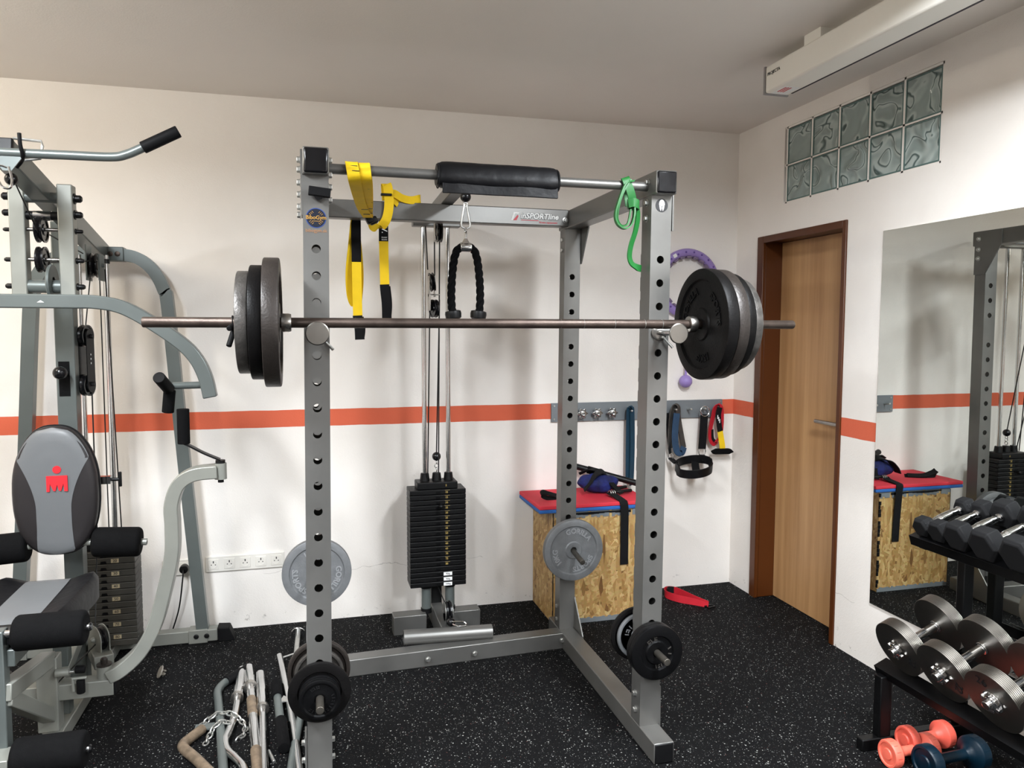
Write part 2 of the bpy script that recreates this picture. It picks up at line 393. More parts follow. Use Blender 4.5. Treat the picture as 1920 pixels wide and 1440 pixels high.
def wood_material():
    m = bpy.data.materials.new('door_laminate'); m.use_nodes = True; nt = m.node_tree; b = nt.nodes['Principled BSDF']; L = nt.links.new
    tc = N(nt, 'ShaderNodeTexCoord'); mp = N(nt, 'ShaderNodeMapping'); mp.inputs['Scale'].default_value = (1, 9, .35); L(tc.outputs['Object'], mp.inputs['Vector'])
    n = N(nt, 'ShaderNodeTexNoise', Scale=2.2, Detail=5.0); L(mp.outputs[0], n.inputs['Vector'])
    mp2 = N(nt, 'ShaderNodeMapping'); mp2.inputs['Scale'].default_value = (1, 160, 3); L(tc.outputs['Object'], mp2.inputs['Vector'])
    n2 = N(nt, 'ShaderNodeTexNoise', Scale=2.0, Detail=3.0); L(mp2.outputs[0], n2.inputs['Vector'])
    mx = N(nt, 'ShaderNodeMath', operation='MULTIPLY_ADD'); L(n2.outputs['Fac'], mx.inputs[0]); mx.inputs[1].default_value = .35; L(n.outputs['Fac'], mx.inputs[2])
    r = N(nt, 'ShaderNodeValToRGB'); r.color_ramp.elements[0].position = .45; r.color_ramp.elements[1].position = .9
    r.color_ramp.elements[0].color = lin((160,118,76)); r.color_ramp.elements[1].color = lin((190,148,102)); L(mx.outputs[0], r.inputs['Fac'])
    L(r.outputs['Color'], b.inputs['Base Color']); b.inputs['Roughness'].default_value = .42
    MATS['door_wood'] = m
wood_material()

def mirror_material():
    m = mat('mirror_silver', (226,230,226), .0, 1.0)
    m.node_tree.nodes['Principled BSDF'].inputs['Roughness'].default_value = 0.0
mirror_material()

def glass_block_material():
    m = mat('block_glass', (150,166,162), .10, 0.0, trans=.10, ior=1.48)
    nt = m.node_tree; b = nt.nodes['Principled BSDF']; L = nt.links.new
    g = N(nt, 'ShaderNodeNewGeometry')
    w = N(nt, 'ShaderNodeTexNoise', Scale=7.5, Detail=.6, Distortion=1.3); L(g.outputs['Position'], w.inputs['Vector'])
    # folds of the pressed relief, their refraction painted into the base colour
    a = N(nt, 'ShaderNodeMath', operation='SUBTRACT'); L(w.outputs['Fac'], a.inputs[0]); a.inputs[1].default_value = .5
    c = N(nt, 'ShaderNodeMath', operation='ABSOLUTE'); L(a.outputs[0], c.inputs[0])
    r = N(nt, 'ShaderNodeValToRGB'); r.color_ramp.interpolation = 'EASE'
    r.color_ramp.elements[0].position = .0; r.color_ramp.elements[0].color = lin((70,86,84)); r.color_ramp.elements[1].position = .030; r.color_ramp.elements[1].color = lin((182,194,190))
    e = r.color_ramp.elements.new(.012); e.color = lin((110,126,123)); e = r.color_ramp.elements.new(.12); e.color = lin((150,164,160))
    L(c.outputs[0], r.inputs['Fac']); L(r.outputs['Color'], b.inputs['Base Color'])
    bp = N(nt, 'ShaderNodeBump', Strength=.9, Distance=.05); L(w.outputs['Fac'], bp.inputs['Height']); L(bp.outputs['Normal'], b.inputs['Normal'])
    mat('block_rim', (92,116,112), .15, 0.0)
glass_block_material()

# ------------------------------------------------------------------ camera (solved from the room's edges)
XR, YB, H = 2.4626, 4.0555, 2.6969
cam = bpy.data.cameras.new('camera'); co = bpy.data.objects.new('camera', cam); COL.objects.link(co)
yaw, pitch, roll = .259889, -.072972, .0022096
f = V((math.sin(yaw)*math.cos(pitch), math.cos(yaw)*math.cos(pitch), math.sin(pitch))); r = V((math.cos(yaw), -math.sin(yaw), 0)); u = r.cross(f)
r2 = r*math.cos(roll) + u*math.sin(roll); u2 = u*math.cos(roll) - r*math.sin(roll)
co.matrix_world = Matrix(((r2.x,u2.x,-f.x,0),(r2.y,u2.y,-f.y,0),(r2.z,u2.z,-f.z,1.55),(0,0,0,1)))
cam.sensor_width = 36; cam.lens = 36*1418.13/1920; cam.clip_start = .02
SC.camera = co

# ------------------------------------------------------------------ room shell
struct('floor', MB().boxr(-3.7,2.9,-5.3,4.3,-.12,0), 'floor', smooth=0)
struct('ceiling', MB().boxr(-3.7,2.9,-5.3,4.3,H,H+.12), 'ceiling_paint', smooth=0)
struct('wall_back', MB().boxr(-3.7,2.463,YB,YB+.18,0,H), 'wall', smooth=0)
W = MB(); T0, T1 = XR, XR+.24
DY0, DY1, DZ = 3.098, 3.815, 2.062
GY0, GY1, GZ0, GZ1 = 2.554, 3.606, 2.220, 2.622
W.boxr(T0,T1,-5.3,GY0,0,H); W.boxr(T0,T1,GY0,DY0,0,GZ0); W.boxr(T0,T1,GY0,GY1,GZ1,H)
W.boxr(T0,T1,DY0,GY1,DZ,GZ0); W.boxr(T0,T1,GY1,DY1,DZ,H); W.boxr(T0,T1,DY1,YB+.18,0,H)
struct('wall_right', W, 'wall', smooth=0)
struct('wall_left', MB().boxr(-3.7,-3.6,-5.2,YB,0,H), 'wall', smooth=0)
struct('wall_front', MB().boxr(-3.7,XR,-5.3,-5.2,0,H), 'wall', smooth=0)

# door
d = thing('door_1', 'closed wooden door in a brown steel frame', 'door', (2.58,3.45,0)); d['kind'] = 'structure'
fr = MB()
fr.boxr(2.452,2.475,3.768,3.825,0,2.068).boxr(2.452,2.475,3.090,3.118,0,2.068).boxr(2.452,2.475,3.118,3.768,2.030,2.068)
fr.boxr(2.475,2.70,3.775,3.815,0,2.04).boxr(2.475,2.70,3.098,3.112,0,2.04).boxr(2.475,2.70,3.098,3.815,2.036,2.062)
fr.build('door_frame', 'door_brown', d, bevel=.004)
MB().boxr(2.58,2.618,3.113,3.774,.004,2.034).build('door_leaf', 'door_wood', d, bevel=.001)
hd = MB(); hd.rcyl((2.53,3.20,1.075),(2.53,3.375,1.075),.0105,.003); hd.cyl((2.535,3.215,1.075),(2.58,3.215,1.075),.010); hd.cyl((2.572,3.215,1.075),(2.581,3.215,1.075),.026)
hd.build('door_handle', 'steel_bright', d)

# glass block window
w1 = thing('window_1', 'high window of ten wavy glass blocks', 'window', (2.5,3.08,2.42)); w1['kind'] = 'structure'
g = MB(); bw = (GY1-GY0-.024)/5; bh = (GZ1-GZ0-.02)/2
for i in range(6):
    y = GY0+.006+ i*bw; g.boxr(2.4665,2.55,y-.006,y+.006,GZ0,GZ1)
    y = y
for z in (GZ0+.004, GZ0+.010+bh, GZ1-.005): g.boxr(2.4665,2.55,GY0,GY1,z-.005,z+.005)
g.build('mortar_joint', 'wall', w1, smooth=0)
for i in range(5):
    for j in range(2):
        y0 = GY0+.012+i*bw; y1 = y0+bw-.012; z0 = GZ0+.010+j*(bh+.002); z1 = z0+bh-.008
        b = MB(); n = 12; vs = []; fs = []
        for a in range(n+1):
            for c in range(n+1):
                s_, t_ = a/n, c/n; edge = min(s_,1-s_,t_,1-t_)
                yy = y0+(y1-y0)*s_; zz = z0+(z1-z0)*t_
                wv = .004*math.sin(9*s_+5*t_+i*1.3+j*2.1+2*math.sin(7*t_+i)) if edge > .05 else 0
                vs.append((2.4685 + (.003 if edge > .05 else 0) + wv*.6, yy, zz))
        for a in range(n):
            for c in range(n): q = a*(n+1)+c; fs.append((q, q+n+1, q+n+2, q+1))
        k = len(vs); vs += [(2.545,y0,z0),(2.545,y1,z0),(2.545,y1,z1),(2.545,y0,z1)]
        rim0 = [a*(n+1) for a in range(n+1)]; rim1 = [a*(n+1)+n for a in range(n+1)]; rim2 = list(range(n+1)); rim3 = list(range(n*(n+1), (n+1)*(n+1)))
        fs += [(k,k+1,k+2,k+3), tuple(rim0+[k+1,k]), tuple(rim1[::-1]+[k+3,k+2][::1]), tuple(rim2[::-1]+[k,k+3]), tuple(rim3+[k+2,k+1])]
        gb_ = b.add(vs, fs).build('glass_block', 'block_glass', w1, smooth=50)
        rm = MB()
        for a_, b_, c_, d_ in ((y0,y1,z0,z0+.006),(y0,y1,z1-.006,z1),(y0,y0+.006,z0+.006,z1-.006),(y1-.006,y1,z0+.006,z1-.006)): rm.boxr(2.4660,2.4690,a_,b_,c_,d_)
        rm.build('block_edge', 'block_rim', gb_, smooth=0)

# mirror
single('mirror', MB().boxr(2.4555,2.4615,.45,2.850,.300,1.985), 'mirror_silver', 'large frameless wall mirror beside the wooden door', 'mirror', smooth=0)

# projection screen case under the ceiling
ps = thing('projection_screen', 'white projection screen case under the ceiling above the glass blocks', 'projection screen', (1.94,2.9,2.55))
MB().boxr(1.885,1.998,.2,2.912,2.5497,2.66).build('case', 'screen_white', ps, bevel=.008)
MB().boxr(1.882,2.001,2.912,2.924,2.546,2.662).build('end_cap', 'screen_grey', ps, bevel=.003)
MB().boxr(1.988,1.9965,.3,2.88,2.5485,2.5505).build('screen_slot', 'slot_dark', ps)
for a in (2.56,.7): MB().boxr(1.889,1.96,a,a+.10,2.655,H).build('ceiling_bracket', 'screen_white', ps, bevel=.002)
t = MB(); text(t, 'PROJECTA', .019, (1.8845,2.852,2.622), (0,-1,0), (0,0,1), .0008, bold=True); t.build('lettering', 'ink', ps, smooth=0)
st = MB().boxr(1.905,1.978,2.80,2.90,2.5482,2.5497); st.build('warning_sticker', 'sticker_white', ps)
t = MB()
for k in range(3): t.boxr(1.915+.012*k,1.921+.012*k,2.81,2.87,2.5476,2.5483)
t.build('sticker_print', 'sticker_red', ps, smooth=0)

# ------------------------------------------------------------------ wall sockets
def socket_strip(name, label, x0, x1, z0, z1, n, plug=None):
    s = thing(name, label, 'socket', ((x0+x1)/2, YB, (z0+z1)/2))
    MB().boxr(x0,x1,YB-.010,YB-.0005,z0,z1).build('frame', 'white_plastic', s, bevel=.004)
    w = (x1-x0)/n
    for i in range(n):
        cx = x0+w*(i+.5); cz = (z0+z1)/2
        m = MB(); m.boxr(cx-.026,cx+.026,YB-.0125,YB-.008,cz-.026,cz+.026)
        o = m.build('socket_face', 'white_plastic', s, bevel=.001)
        m = MB(); m.lathe((cx,YB-.0126,cz), (0,-1,0), [(.0205,0),(.0205,.0012),(.0185,.0012),(.0180,.0002),(0,.0002)], 28); m.build('socket_well', 'white_plastic', o)
        m = MB()
        for dx, dz, rr in ((-.0095,-.002,.0026),(.0095,-.002,.0026),(0,.009,.0028)): m.cyl((cx+dx,YB-.0127,cz+dz),(cx+dx,YB-.0136,cz+dz),rr,n=12)
        m.boxr(cx-.0022,cx+.0022,YB-.0136,YB-.0127,cz+.011,cz+.0175); m.build('pin_hole', 'socket_dark', o)
    if plug is not None:
        cx = x0+w*(plug+.5); cz = (z0+z1)/2
    return s
socket_strip('socket_strip', 'white five-gang wall socket strip low on the back wall', -.537,-.153,.306,.388,5)
socket_strip('socket_strip', 'white double wall socket behind the multi-gym leg, with a plug in it', -.738,-.600,.302,.384,2)
pg = MB(); pg.rcyl((-.634,YB-.014,.343),(-.634,YB-.052,.343),.021,.004); pg.tube(curve([(-.634,YB-.05,.343),(-.634,YB-.07,.335),(-.636,YB-.075,.30),(-.66,YB-.05,.15),(-.70,YB-.03,.02)],6),.0035)
single('power_plug', pg, 'black_plastic', 'round black mains plug in the double socket behind the multi-gym leg', 'plug')

# ------------------------------------------------------------------ power rack
LEAN = .0085
def lean(mb):
    for p in mb.v: p.x += LEAN*p.z
    return mb
HOLES = [1.797 - .0832*k for k in range(18) if k != 3]   # the fourth hole holds the bar pin
RK = thing('power_rack', 'silver-grey steel power rack with drilled uprights and pull-up bar', 'power rack', (.6,3.0,0))

def holed_post(mb, x0, x1, y0, y1, z0, z1, holes, r=.0138):
    """square tube, holes through front and back walls"""
    w = x1-x0; h = w/2; cx = (x0+x1)/2; n = 24
    zs = sorted(holes)
    vs = []; fs = []
    for yy, flip in ((y0, False), (y1, True)):
        cells = []; prev = z0
        for z in zs:
            if z-h > prev+1e-5: cells.append((prev, z-h, None))
            cells.append((z-h, z+h, z)); prev = z+h
        cells.append((prev, z1, None))
        for a, b, z in cells:
            o = len(vs)
            if z is None:
                vs += [(x0,yy,a),(x1,yy,a),(x1,yy,b),(x0,yy,b)]; fs.append((o,o+1,o+2,o+3))
            else:
                for k in range(n):
                    th = 2*PI*k/n; c, s_ = math.cos(th), math.sin(th); q = h/max(abs(c),abs(s_))
                    vs.append((cx+r*c,yy,z+r*s_)); vs.append((cx+q*c,yy,z+q*s_))
                for k in range(n):
                    k2 = (k+1)%n; fs.append((o+2*k,o+2*k+1,o+2*k2+1,o+2*k2))
    bounds = sorted(set(round(q, 6) for a, b, z in cells for q in (a, b)))
    for xx in (x0, x1):
        for a, b in zip(bounds[:-1], bounds[1:]):
            o = len(vs); vs += [(xx,y0,a),(xx,y1,a),(xx,y1,b),(xx,y0,b)]; fs.append((o,o+1,o+2,o+3))
    return mb.add(vs, fs)

POSTS = [(-.033,.045,2.460,2.538),(1.157,1.235,2.498,2.576),(-.033,.045,3.402,3.472),(1.161,1.233,3.445,3.515)]
for i, (x0,x1,y0,y1) in enumerate(POSTS):
    hs = [z for z in HOLES if z > (.42 if i < 2 else .26)]
    m = holed_post(MB(), x0, x1, y0, y1, .076, 2.022, hs)
    bm_ = lean(m).build('upright', 'rack_silver', RK, smooth=0)
    me = bm_.data; bb = bmesh.new(); bb.from_mesh(me); bmesh.ops.remove_doubles(bb, verts=bb.verts, dist=1e-4); bmesh.ops.recalc_face_normals(bb, faces=bb.faces)
    if sum(f_.normal.y*(f_.calc_center_median().y-(y0+y1)/2) for f_ in bb.faces) < 0: bmesh.ops.reverse_faces(bb, faces=bb.faces)
    bb.to_mesh(me); bb.free()
    md = bm_.modifiers.new('wall','SOLIDIFY'); md.thickness = .0035; md.offset = -1
# base runners and top runners with their end caps
for x0, y0, y1 in ((-.033,2.335,3.57),(1.157,2.372,3.61)):
    m = MB().boxr(x0,x0+.078,y0,y1,0,.076); o = m.build('base_runner', 'rack_silver', RK, bevel=.004)
    m = MB().boxr(x0+.003,x0+.075,y0-.003,y0+.01,.002,.074); m.build('end_cap', 'black_plastic', o, bevel=.004)
    m = MB().boxr(x0+.003,x0+.075,y1-.01,y1+.003,.002,.074); m.build('end_cap', 'black_plastic', o, bevel=.004)
for x0, y0, y1 in ((-.033,2.432,3.50),(1.157,2.462,3.54)):
    m = lean(MB().boxr(x0,x0+.079,y0,y1,2.022,2.104)); o = m.build('top_runner', 'rack_silver', RK, bevel=.005)
    m = lean(MB().boxr(x0+.003,x0+.076,y0-.005,y0+.01,2.025,2.101)); m.build('end_cap', 'black_gloss', o, bevel=.006)
m = MB().bar((.045,3.372,.039),(1.158,3.424,.039),.076,.078); m.build('rear_base_beam', 'rack_silver', RK, bevel=.004)
m = MB().bar((.062,3.40,2.063),(1.176,3.43,2.066),.066,.078); m.build('rear_top_beam', 'rack_silver', RK, bevel=.004)
m = MB().cyl((.060,2.535,2.060),(1.176,2.540,2.058),.0165,n=28); m.build('pull_up_bar', 'rack_silver', RK)
# gusset plates on the outer sides
def gusset(x, y0, y1, poly, t):
    m = MB().prism([(a,b) for a,b in poly], (x,0,0), (0,1,0), (0,0,1), t); return m
for sx, xo, xi in ((0,-.033,.045),(1,1.235,1.157)):
    sgn = -1 if sx == 0 else 1
    yf = 2.46 if sx == 0 else 2.498; yr = 3.402 if sx == 0 else 3.445
    xt = xo + LEAN*2.0
    pl = [(yf,1.90),(yf+.078,1.90),(yf+.20,2.02),(yf+.20,2.10),(yf,2.10)]
    if sx == 0: gusset(xt, 0, 0, pl, -.006).build('gusset_plate', 'rack_silver', RK)
    else: gusset(xt+.003, 0, 0, pl, .006).build('gusset_plate', 'rack_silver', RK)
    pl = [(yr-.10,2.02),(yr,1.86),(yr+.072,1.86),(yr+.072,2.10),(yr-.10,2.10)]
    gusset(xt + (.003 if sx else 0), 0, 0, pl, .006*sgn).build('gusset_plate', 'rack_silver', RK)
    pl = [(yf,.01),(yf+.22,.01),(yf+.22,.076),(yf+.078,.22),(yf,.22)]
    gusset(xo+.001*sgn, 0, 0, pl, .006*sgn).build('gusset_plate', 'rack_silver', RK)
    pl = [(yr-.12,.01),(yr+.07,.01),(yr+.07,.23),(yr,.23),(yr-.12,.076)]
    gusset(xo+.001*sgn, 0, 0, pl, .006*sgn).build('gusset_plate', 'rack_silver', RK)
# bolts
def bolt(p, axis): MB().lathe(p, axis, [(0,0),(.013,0),(.013,.0015),(.0095,.002)], 20).hexhead(V(p)+V(axis).normalized()*.002, axis, .010, .009).build('bolt', 'zinc', RK)
for z in (2.075,2.045,2.005,1.968,1.93,1.905): bolt((-.040+LEAN*z, 2.498, z), (-1,0,0))
for y, z in ((2.50,2.078),(2.505,2.034),(2.50,1.995),(2.502,1.955)): bolt((.046+LEAN*z, y, z), (1,0,0))
for y, z in ((2.53,2.072),(2.535,2.0),(2.535,1.945),(2.54,.185),(2.535,.125)): bolt((1.157+LEAN*z, y, z), (-1,0,0))
for z in (.185,.125): bolt((-.040, 2.50, z), (-1,0,0)); bolt((.0455, 2.50, z), (1,0,0))
for z in (1.975,1.925,.18,.115): bolt((1.161+LEAN*z, 3.48, z), (-1,0,0))
for z in (2.06,2.0,1.95,.18,.05): bolt((1.243+(LEAN*z if z > 1 else 0)+(.001 if z > 1 else 0), 3.49, z), (1,0,0))
for x in (.495,.715): bolt((x, 3.355-.04+.04*(x)/1.1+.012, .04), (0,-1,0))
bolt((1.150, 3.372, .05), (0,-1,0)); bolt((1.158, 3.393, 2.055), (0,-1,0))
# weld-on plate sleeves (storage pegs)
PEG = .375
for i, (x, yf, yr) in enumerate(((.006+.0032,2.46,2.538),(1.196+.003,2.498,2.576))):
    MB().rcyl((x,yf,PEG),(x,yf-.135,PEG),.0125,.002).build('storage_peg', 'peg_steel', RK)
    MB().rcyl((x,yr,PEG),(x,yr+.12,PEG),.0125,.002).build('storage_peg', 'peg_steel', RK)
MB().rcyl((.010,3.402,.497),(.010,3.22,.497),.0125,.002).build('storage_peg', 'peg_steel', RK)
MB().rcyl((1.201,3.445,.497),(1.201,3.235,.470),.0125,.002).build('storage_peg', 'peg_steel', RK)
# stickers on the rack
def disc(c, n, r, t=.0006, seg=40): return MB().lathe(c, n, [(0,0),(r,0),(r,t),(0,t)], seg)
sx, sz = .0225, 1.892
o = disc((sx,2.4594,sz),(0,-1,0),.0305).build('round_sticker', 'sticker_blue', RK, smooth=0)
disc((sx,2.4588,sz),(0,-1,0),.0285).build('sticker_field', 'sticker_navy', o, smooth=0)
t = MB(); text(t, 'BiboGym', .0165, (sx,2.4580,sz+.001), (1,0,0), (0,0,1), .0004, bold=True)
for a in (-1,1):
    for b in (-1,1):
        for k in range(3): t.obox((sx+a*(.010+.004*k),2.4580,sz+b*(.0175-.0035*k)+.0005), (1,0,b*a*.9), (0,1,0), (0,0,1), .007, .0004, .0014)

for k in range(9): t.boxr(sx-.012+.0027*k,sx-.0100+.0027*k,2.4577,2.4581,sz-.0105,sz-.0088)
t.build('sticker_print', 'gold', o, smooth=0)
t = MB(); text(t, 'bibogym.sk', .0145, (sx,2.4592,1.853), (1,0,0), (0,0,1), .0004, bold=True); t.build('web_address', 'copper_text', RK, smooth=0)
cx, cz = 1.213, 1.988
o = disc((cx,2.4974,cz),(0,-1,0),.0235).build('helmet_sticker', 'sticker_black', RK, smooth=0)
for p in o.data.vertices: p.co.z = p.co.z  # plain round badge
t = MB(); hp = [(-.0095,-.002),(-.011,.004),(-.010,.011),(-.006,.018),(0,.0205),(.006,.018),(.010,.011),(.011,.004),(.0095,-.002),(.008,-.012),(.004,-.020),(.0018,-.013),(.0016,-.005),(.008,-.001),(.006,.0005),(.001,-.003),(-.001,-.003),(-.006,.0005),(-.008,-.001),(-.0016,-.005),(-.0018,-.013),(-.004,-.020),(-.008,-.012)]
t.prism(hp[::1], (cx,2.4968,cz), (1,0,0), (0,0,1), .0005); t.build('helmet_print', 'sticker_white', o, smooth=0)
bu = V((1.114,.030,.003)).normalized()
def onbeam(x, z): return V((x, 3.40+.030*(x-.062)/1.114-.0336, z))
t = MB(); text(t, 'inSPORTline', .036, onbeam(1.034,2.067), bu, (0.22,0,1), .0006, bold=.03); t.build('logo_lettering', 'sticker_white', RK, smooth=0)
t = MB(); text(t, 'inSPORTline', .036, onbeam(1.0345,2.0665)+V((0,.0004,0)), bu, (0.22,0,1), .0004, bold=.075); t.build('logo_outline', 'ink', RK, smooth=0)
t = MB(); text(t, 'fitness equipment', .0125, onbeam(1.075,2.041), bu, (0.15,0,1), .0006, bold=True); o = onbeam(1.03,2.047)
t.obox(onbeam(.985,2.048), bu, (0,1,0), (0,0,1), .085, .0006, .003); t.prism([(0,0),(.016,0),(.026,.02),(.020,.024)], onbeam(.905,2.046), bu, (0,0,1), .0006); t.build('logo_red_print', 'sticker_red', RK, smooth=0)
t = MB().prism([(0,0),(.012,.036),(.040,.036),(.034,.030),(.020,.030),(.010,0)], onbeam(.895,2.046), bu, (0,0,1), .0006); t.build('logo_mark', 'sticker_white', RK, smooth=0)

# ---- lat tower on the back of the rack
RX = (.555,.678); RY = 3.83; CX = .6165
for x in RX: MB().cyl((x,RY,.16),(x,RY,2.06),.0125,n=20).build('guide_rod', 'chrome', RK)
m = MB().bar((.6165,3.97,2.133),(.590,2.985,2.133),.055,.055); m.bar((.50,RY,2.085),(.74,RY,2.085),.06,.05); m.build('pulley_arm', 'rack_silver', RK, bevel=.004)
for a, b_ in ((.380,.548),(.686,.828)): MB().boxr(a,b_,3.742,3.822,0,.098).build('tower_foot', 'rack_silver', RK, bevel=.004)
m = MB().bar((.617,3.99,.06),(.617,3.46,.06),.06,.10); m.build('tower_base_beam', 'rack_silver', RK, bevel=.004)
m = MB().boxr(.590,.645,3.86,3.90,.10,.23); m.build('tower_back_plate', 'rack_black', RK)
for x in RX:
    m = MB().cyl((x,RY-.03,.10),(x,RY-.03,.225),.0245); o = m.build('stand_off', 'gym_paint', RK); MB().cyl((x,RY-.03,.088),(x,RY-.03,.112),.028).build('rubber_ring', 'black_rubber', o); MB().cyl((x,RY-.03,.218),(x,RY-.03,.236),.028).build('rubber_ring', 'black_rubber', o)
def pulley_mb(c, axis, r, w=.022):
    a = V(axis).normalized(); c = V(c)
    return MB().lathe(c-a*w/2, a, [(0,0),(r*.4,0),(r*.45,w*.15),(r*.8,w*.15),(r*.85,0),(r,0),(r,w*.2),(r*.84,w*.5),(r,w*.8),(r,w),(r*.85,w),(r*.8,w*.85),(r*.45,w*.85),(r*.4,w),(0,w)], 28)
NP = 19; Z0, Z1 = .232, .735; ph = (Z1-Z0)/NP
wtxt = [str(v) for v in range(10, 85, 5)]
for k in range(NP):
    zt = Z1 - k*ph
    m = MB(); y0 = 3.752
    m.boxr(.468,.755,y0,3.885,zt-ph+.0022,zt); o = m.build('weight_plate', 'stack_black', RK, bevel=.003)
    s = MB().boxr(.600,.622,y0-.0012,y0+.002,zt-ph+.006,zt-.010); s.build('selector_slot', 'iron_black', o, smooth=0)
    t = MB()
    if k < len(wtxt):
        text(t, wtxt[k], .014, (.655,y0-.0006,zt-ph*.55), (1,0,0), (0,0,1), .0005, bold=True); t.boxr(.646,.672,y0-.0008,y0,zt-.0045,zt-.0035); t.build('weight_number', 'number_gold', o, smooth=0)
    elif k >= NP-3:
        MB().boxr(.638,.682,y0-.0012,y0,zt-ph+.004,zt-.005).build('white_label', 'sticker_white', o, smooth=0)
        text(t, ('92kg','96kg','100kg')[k-NP+3], .011, (.660,y0-.0013,zt-ph*.52), (1,0,0), (0,0,1), .0004, bold=True); t.build('weight_number', 'ink', o, smooth=0)
m = MB().boxr(.508,.715,3.765,3.875,Z1,Z1+.036); m.lathe((.555,RY,Z1+.03),(0,0,1),[(0,0),(.026,0),(.021,.045),(0,.045)],20); m.lathe((.678,RY,Z1+.03),(0,0,1),[(0,0),(.026,0),(.021,.045),(0,.045)],20); m.lathe((CX,RY,Z1+.03),(0,0,1),[(0,0),(.026,0),(.021,.045),(0,.045)],20)
o = m.build('top_plate', 'stack_black', RK, bevel=.004)
t = MB(); text(t, '5', .014, (.655,3.764,Z1+.018), (1,0,0), (0,0,1), .0005, bold=True); t.build('weight_number', 'number_gold', o, smooth=0)
m = MB().cyl((.622,3.757,.655),(.622,3.735,.655),.006); m.sphere((.622,3.722,.655),.0125); m.build('selector_pin', 'black_plastic', RK)
m = MB()
for p, q in ((.835,.822),(.852,.848),(.868,.866)): pass
m.torus((CX,RY,.826),(1,0,0),.010,.0028,18,8); m.torus((CX,RY,.845),(0,1,0),.010,.0026,18,8); m.torus((CX,RY,.863),(1,0,0),.009,.0026,18,8); m.build('stack_chain', 'chrome', RK)
MB().sphere((CX,RY,.893),.023).build('cable_stop', 'black_gloss', RK)
m = MB().tube([(CX,RY,.90),(CX-.002,3.70,1.69)],.0032,8); m.tube([(.585,3.66,1.79),(.575,3.60,2.03)],.0032,8); m.tube([(.545,3.62,1.83),(.530,3.58,2.03)],.0032,8); m.tube([(.600,3.60,2.0),(.612,3.72,1.2),(.612,3.74,.79)],.0032,8); m.tube([(.566,3.8,.79),(.556,3.63,1.67)],.0032,8); m.build('cable', 'cable_black', RK)
o = pulley_mb((.590,3.55,2.00),(1,0,0),.047).build('pulley', 'black_gloss', RK); MB().boxr(.566,.573,3.535,3.565,1.955,2.06).build('pulley_bracket', 'steel_bright', o, bevel=.003)
o = pulley_mb((.562,3.60,1.77),(1,0,.15),.045,.02).build('pulley', 'black_gloss', RK); MB().boxr(.546,.552,3.585,3.62,1.70,1.80).boxr(.572,.578,3.585,3.62,1.70,1.80).build('pulley_bracket', 'steel_bright', o, bevel=.002)
o = pulley_mb((.572,3.60,1.645),(1,.25,0),.043,.022).build('pulley', 'black_gloss', RK); MB().boxr(.546,.552,3.570,3.63,1.635,1.715).boxr(.546,.595,3.57,3.63,1.708,1.713).build('pulley_bracket', 'steel_bright', o, bevel=.002)
o = pulley_mb((.628,3.57,.170),(1,0,0),.052).build('pulley', 'black_gloss', RK); m = MB(); m.lathe((.609,3.57,.170),(1,0,0),[(0,0),(.045,0),(.045,.004),(0,.004)],24); m.lathe((.643,3.57,.170),(1,0,0),[(0,0),(.045,0),(.045,.004),(0,.004)],24); m.boxr(.609,.613,3.54,3.60,.10,.17).boxr(.643,.647,3.54,3.60,.10,.17); m.hexhead((.608,3.57,.17),(-1,0,0),.010,.008); m.hexhead((.648,3.57,.17),(1,0,0),.010,.008); m.build('pulley_cheek', 'rack_silver', o)
m = MB().tube([(.628,3.62,.175),(.610,3.80,.235)],.003,8); m.tube([(.628,3.52,.165),(.628,3.50,.15)],.003,8); m.build('low_cable', 'cable_black', RK)
MB().sphere((.628,3.492,.145),.021).build('cable_stop', 'black_gloss', RK)

# ------------------------------------------------------------------ barbell on its two pins
BY, BZ = 2.385, 1.5665
b = thing('barbell', 'long brown steel barbell lying across the two rack pins', 'barbell', (.6,BY,BZ))
m = MB(); m.lathe((-.467,BY-.006,BZ),(1,.004,0),[(0,0),(.0135,0),(.0155,.003),(.0155,2.148),(.0135,2.152),(0,2.152)],28); m.build('bar', 'bar_steel', b)
for x, s in ((-.070,-1),(1.279,1)):
    m = MB(); m.lathe((x-.014,BY,BZ),(1,0,0),[(.0155,0),(.027,0),(.028,.002),(.028,.020),(.026,.028),(.0155,.028)],28); m.build('inner_collar', 'steel_bright', b)
for x in (.07,.135,.21,.80,.88,.99,1.10,1.165): MB().torus((x,BY,BZ),(1,0,0),.0153,.0010,24,6).build('grip_ring', 'zinc', b)
def pin(name, label, x, yf, z, dr):
    p = thing(name, label, 'rack pin', (x,yf,z), None)
    MB().cyl((x,yf+.075,z),(x,yf-.150,z),.0118).build('shaft', 'chrome', p)
    MB().lathe((x,yf-.150,z-.004),(0,-1,0),[(0,0),(.033,0),(.035,.0015),(.035,.005),(.032,.007),(0,.007)],36).build('end_disc', 'disc_steel', p, smooth=20)
    MB().lathe((x,yf-.0005,z),(0,-1,0),[(.011,0),(.029,0),(.030,.002),(.030,.006),(.027,.008),(.011,.008)],32).build('stop_disc', 'steel_bright', p)
    MB().tube([(x+.012,yf-.012,z-.018),(x+.045,yf-.014,z-.052),(x+.048,yf-.016,z-.056)],.0045,10).build('lock_lever', 'zinc', p)
pin('rack_pin', 'chrome bar pin through the rack upright with the gym sticker', .0195, 2.460, 1.5385, .035)
pin('rack_pin', 'chrome bar pin through the rack upright with the helmet sticker', 1.2095, 2.498, 1.5385, .035)

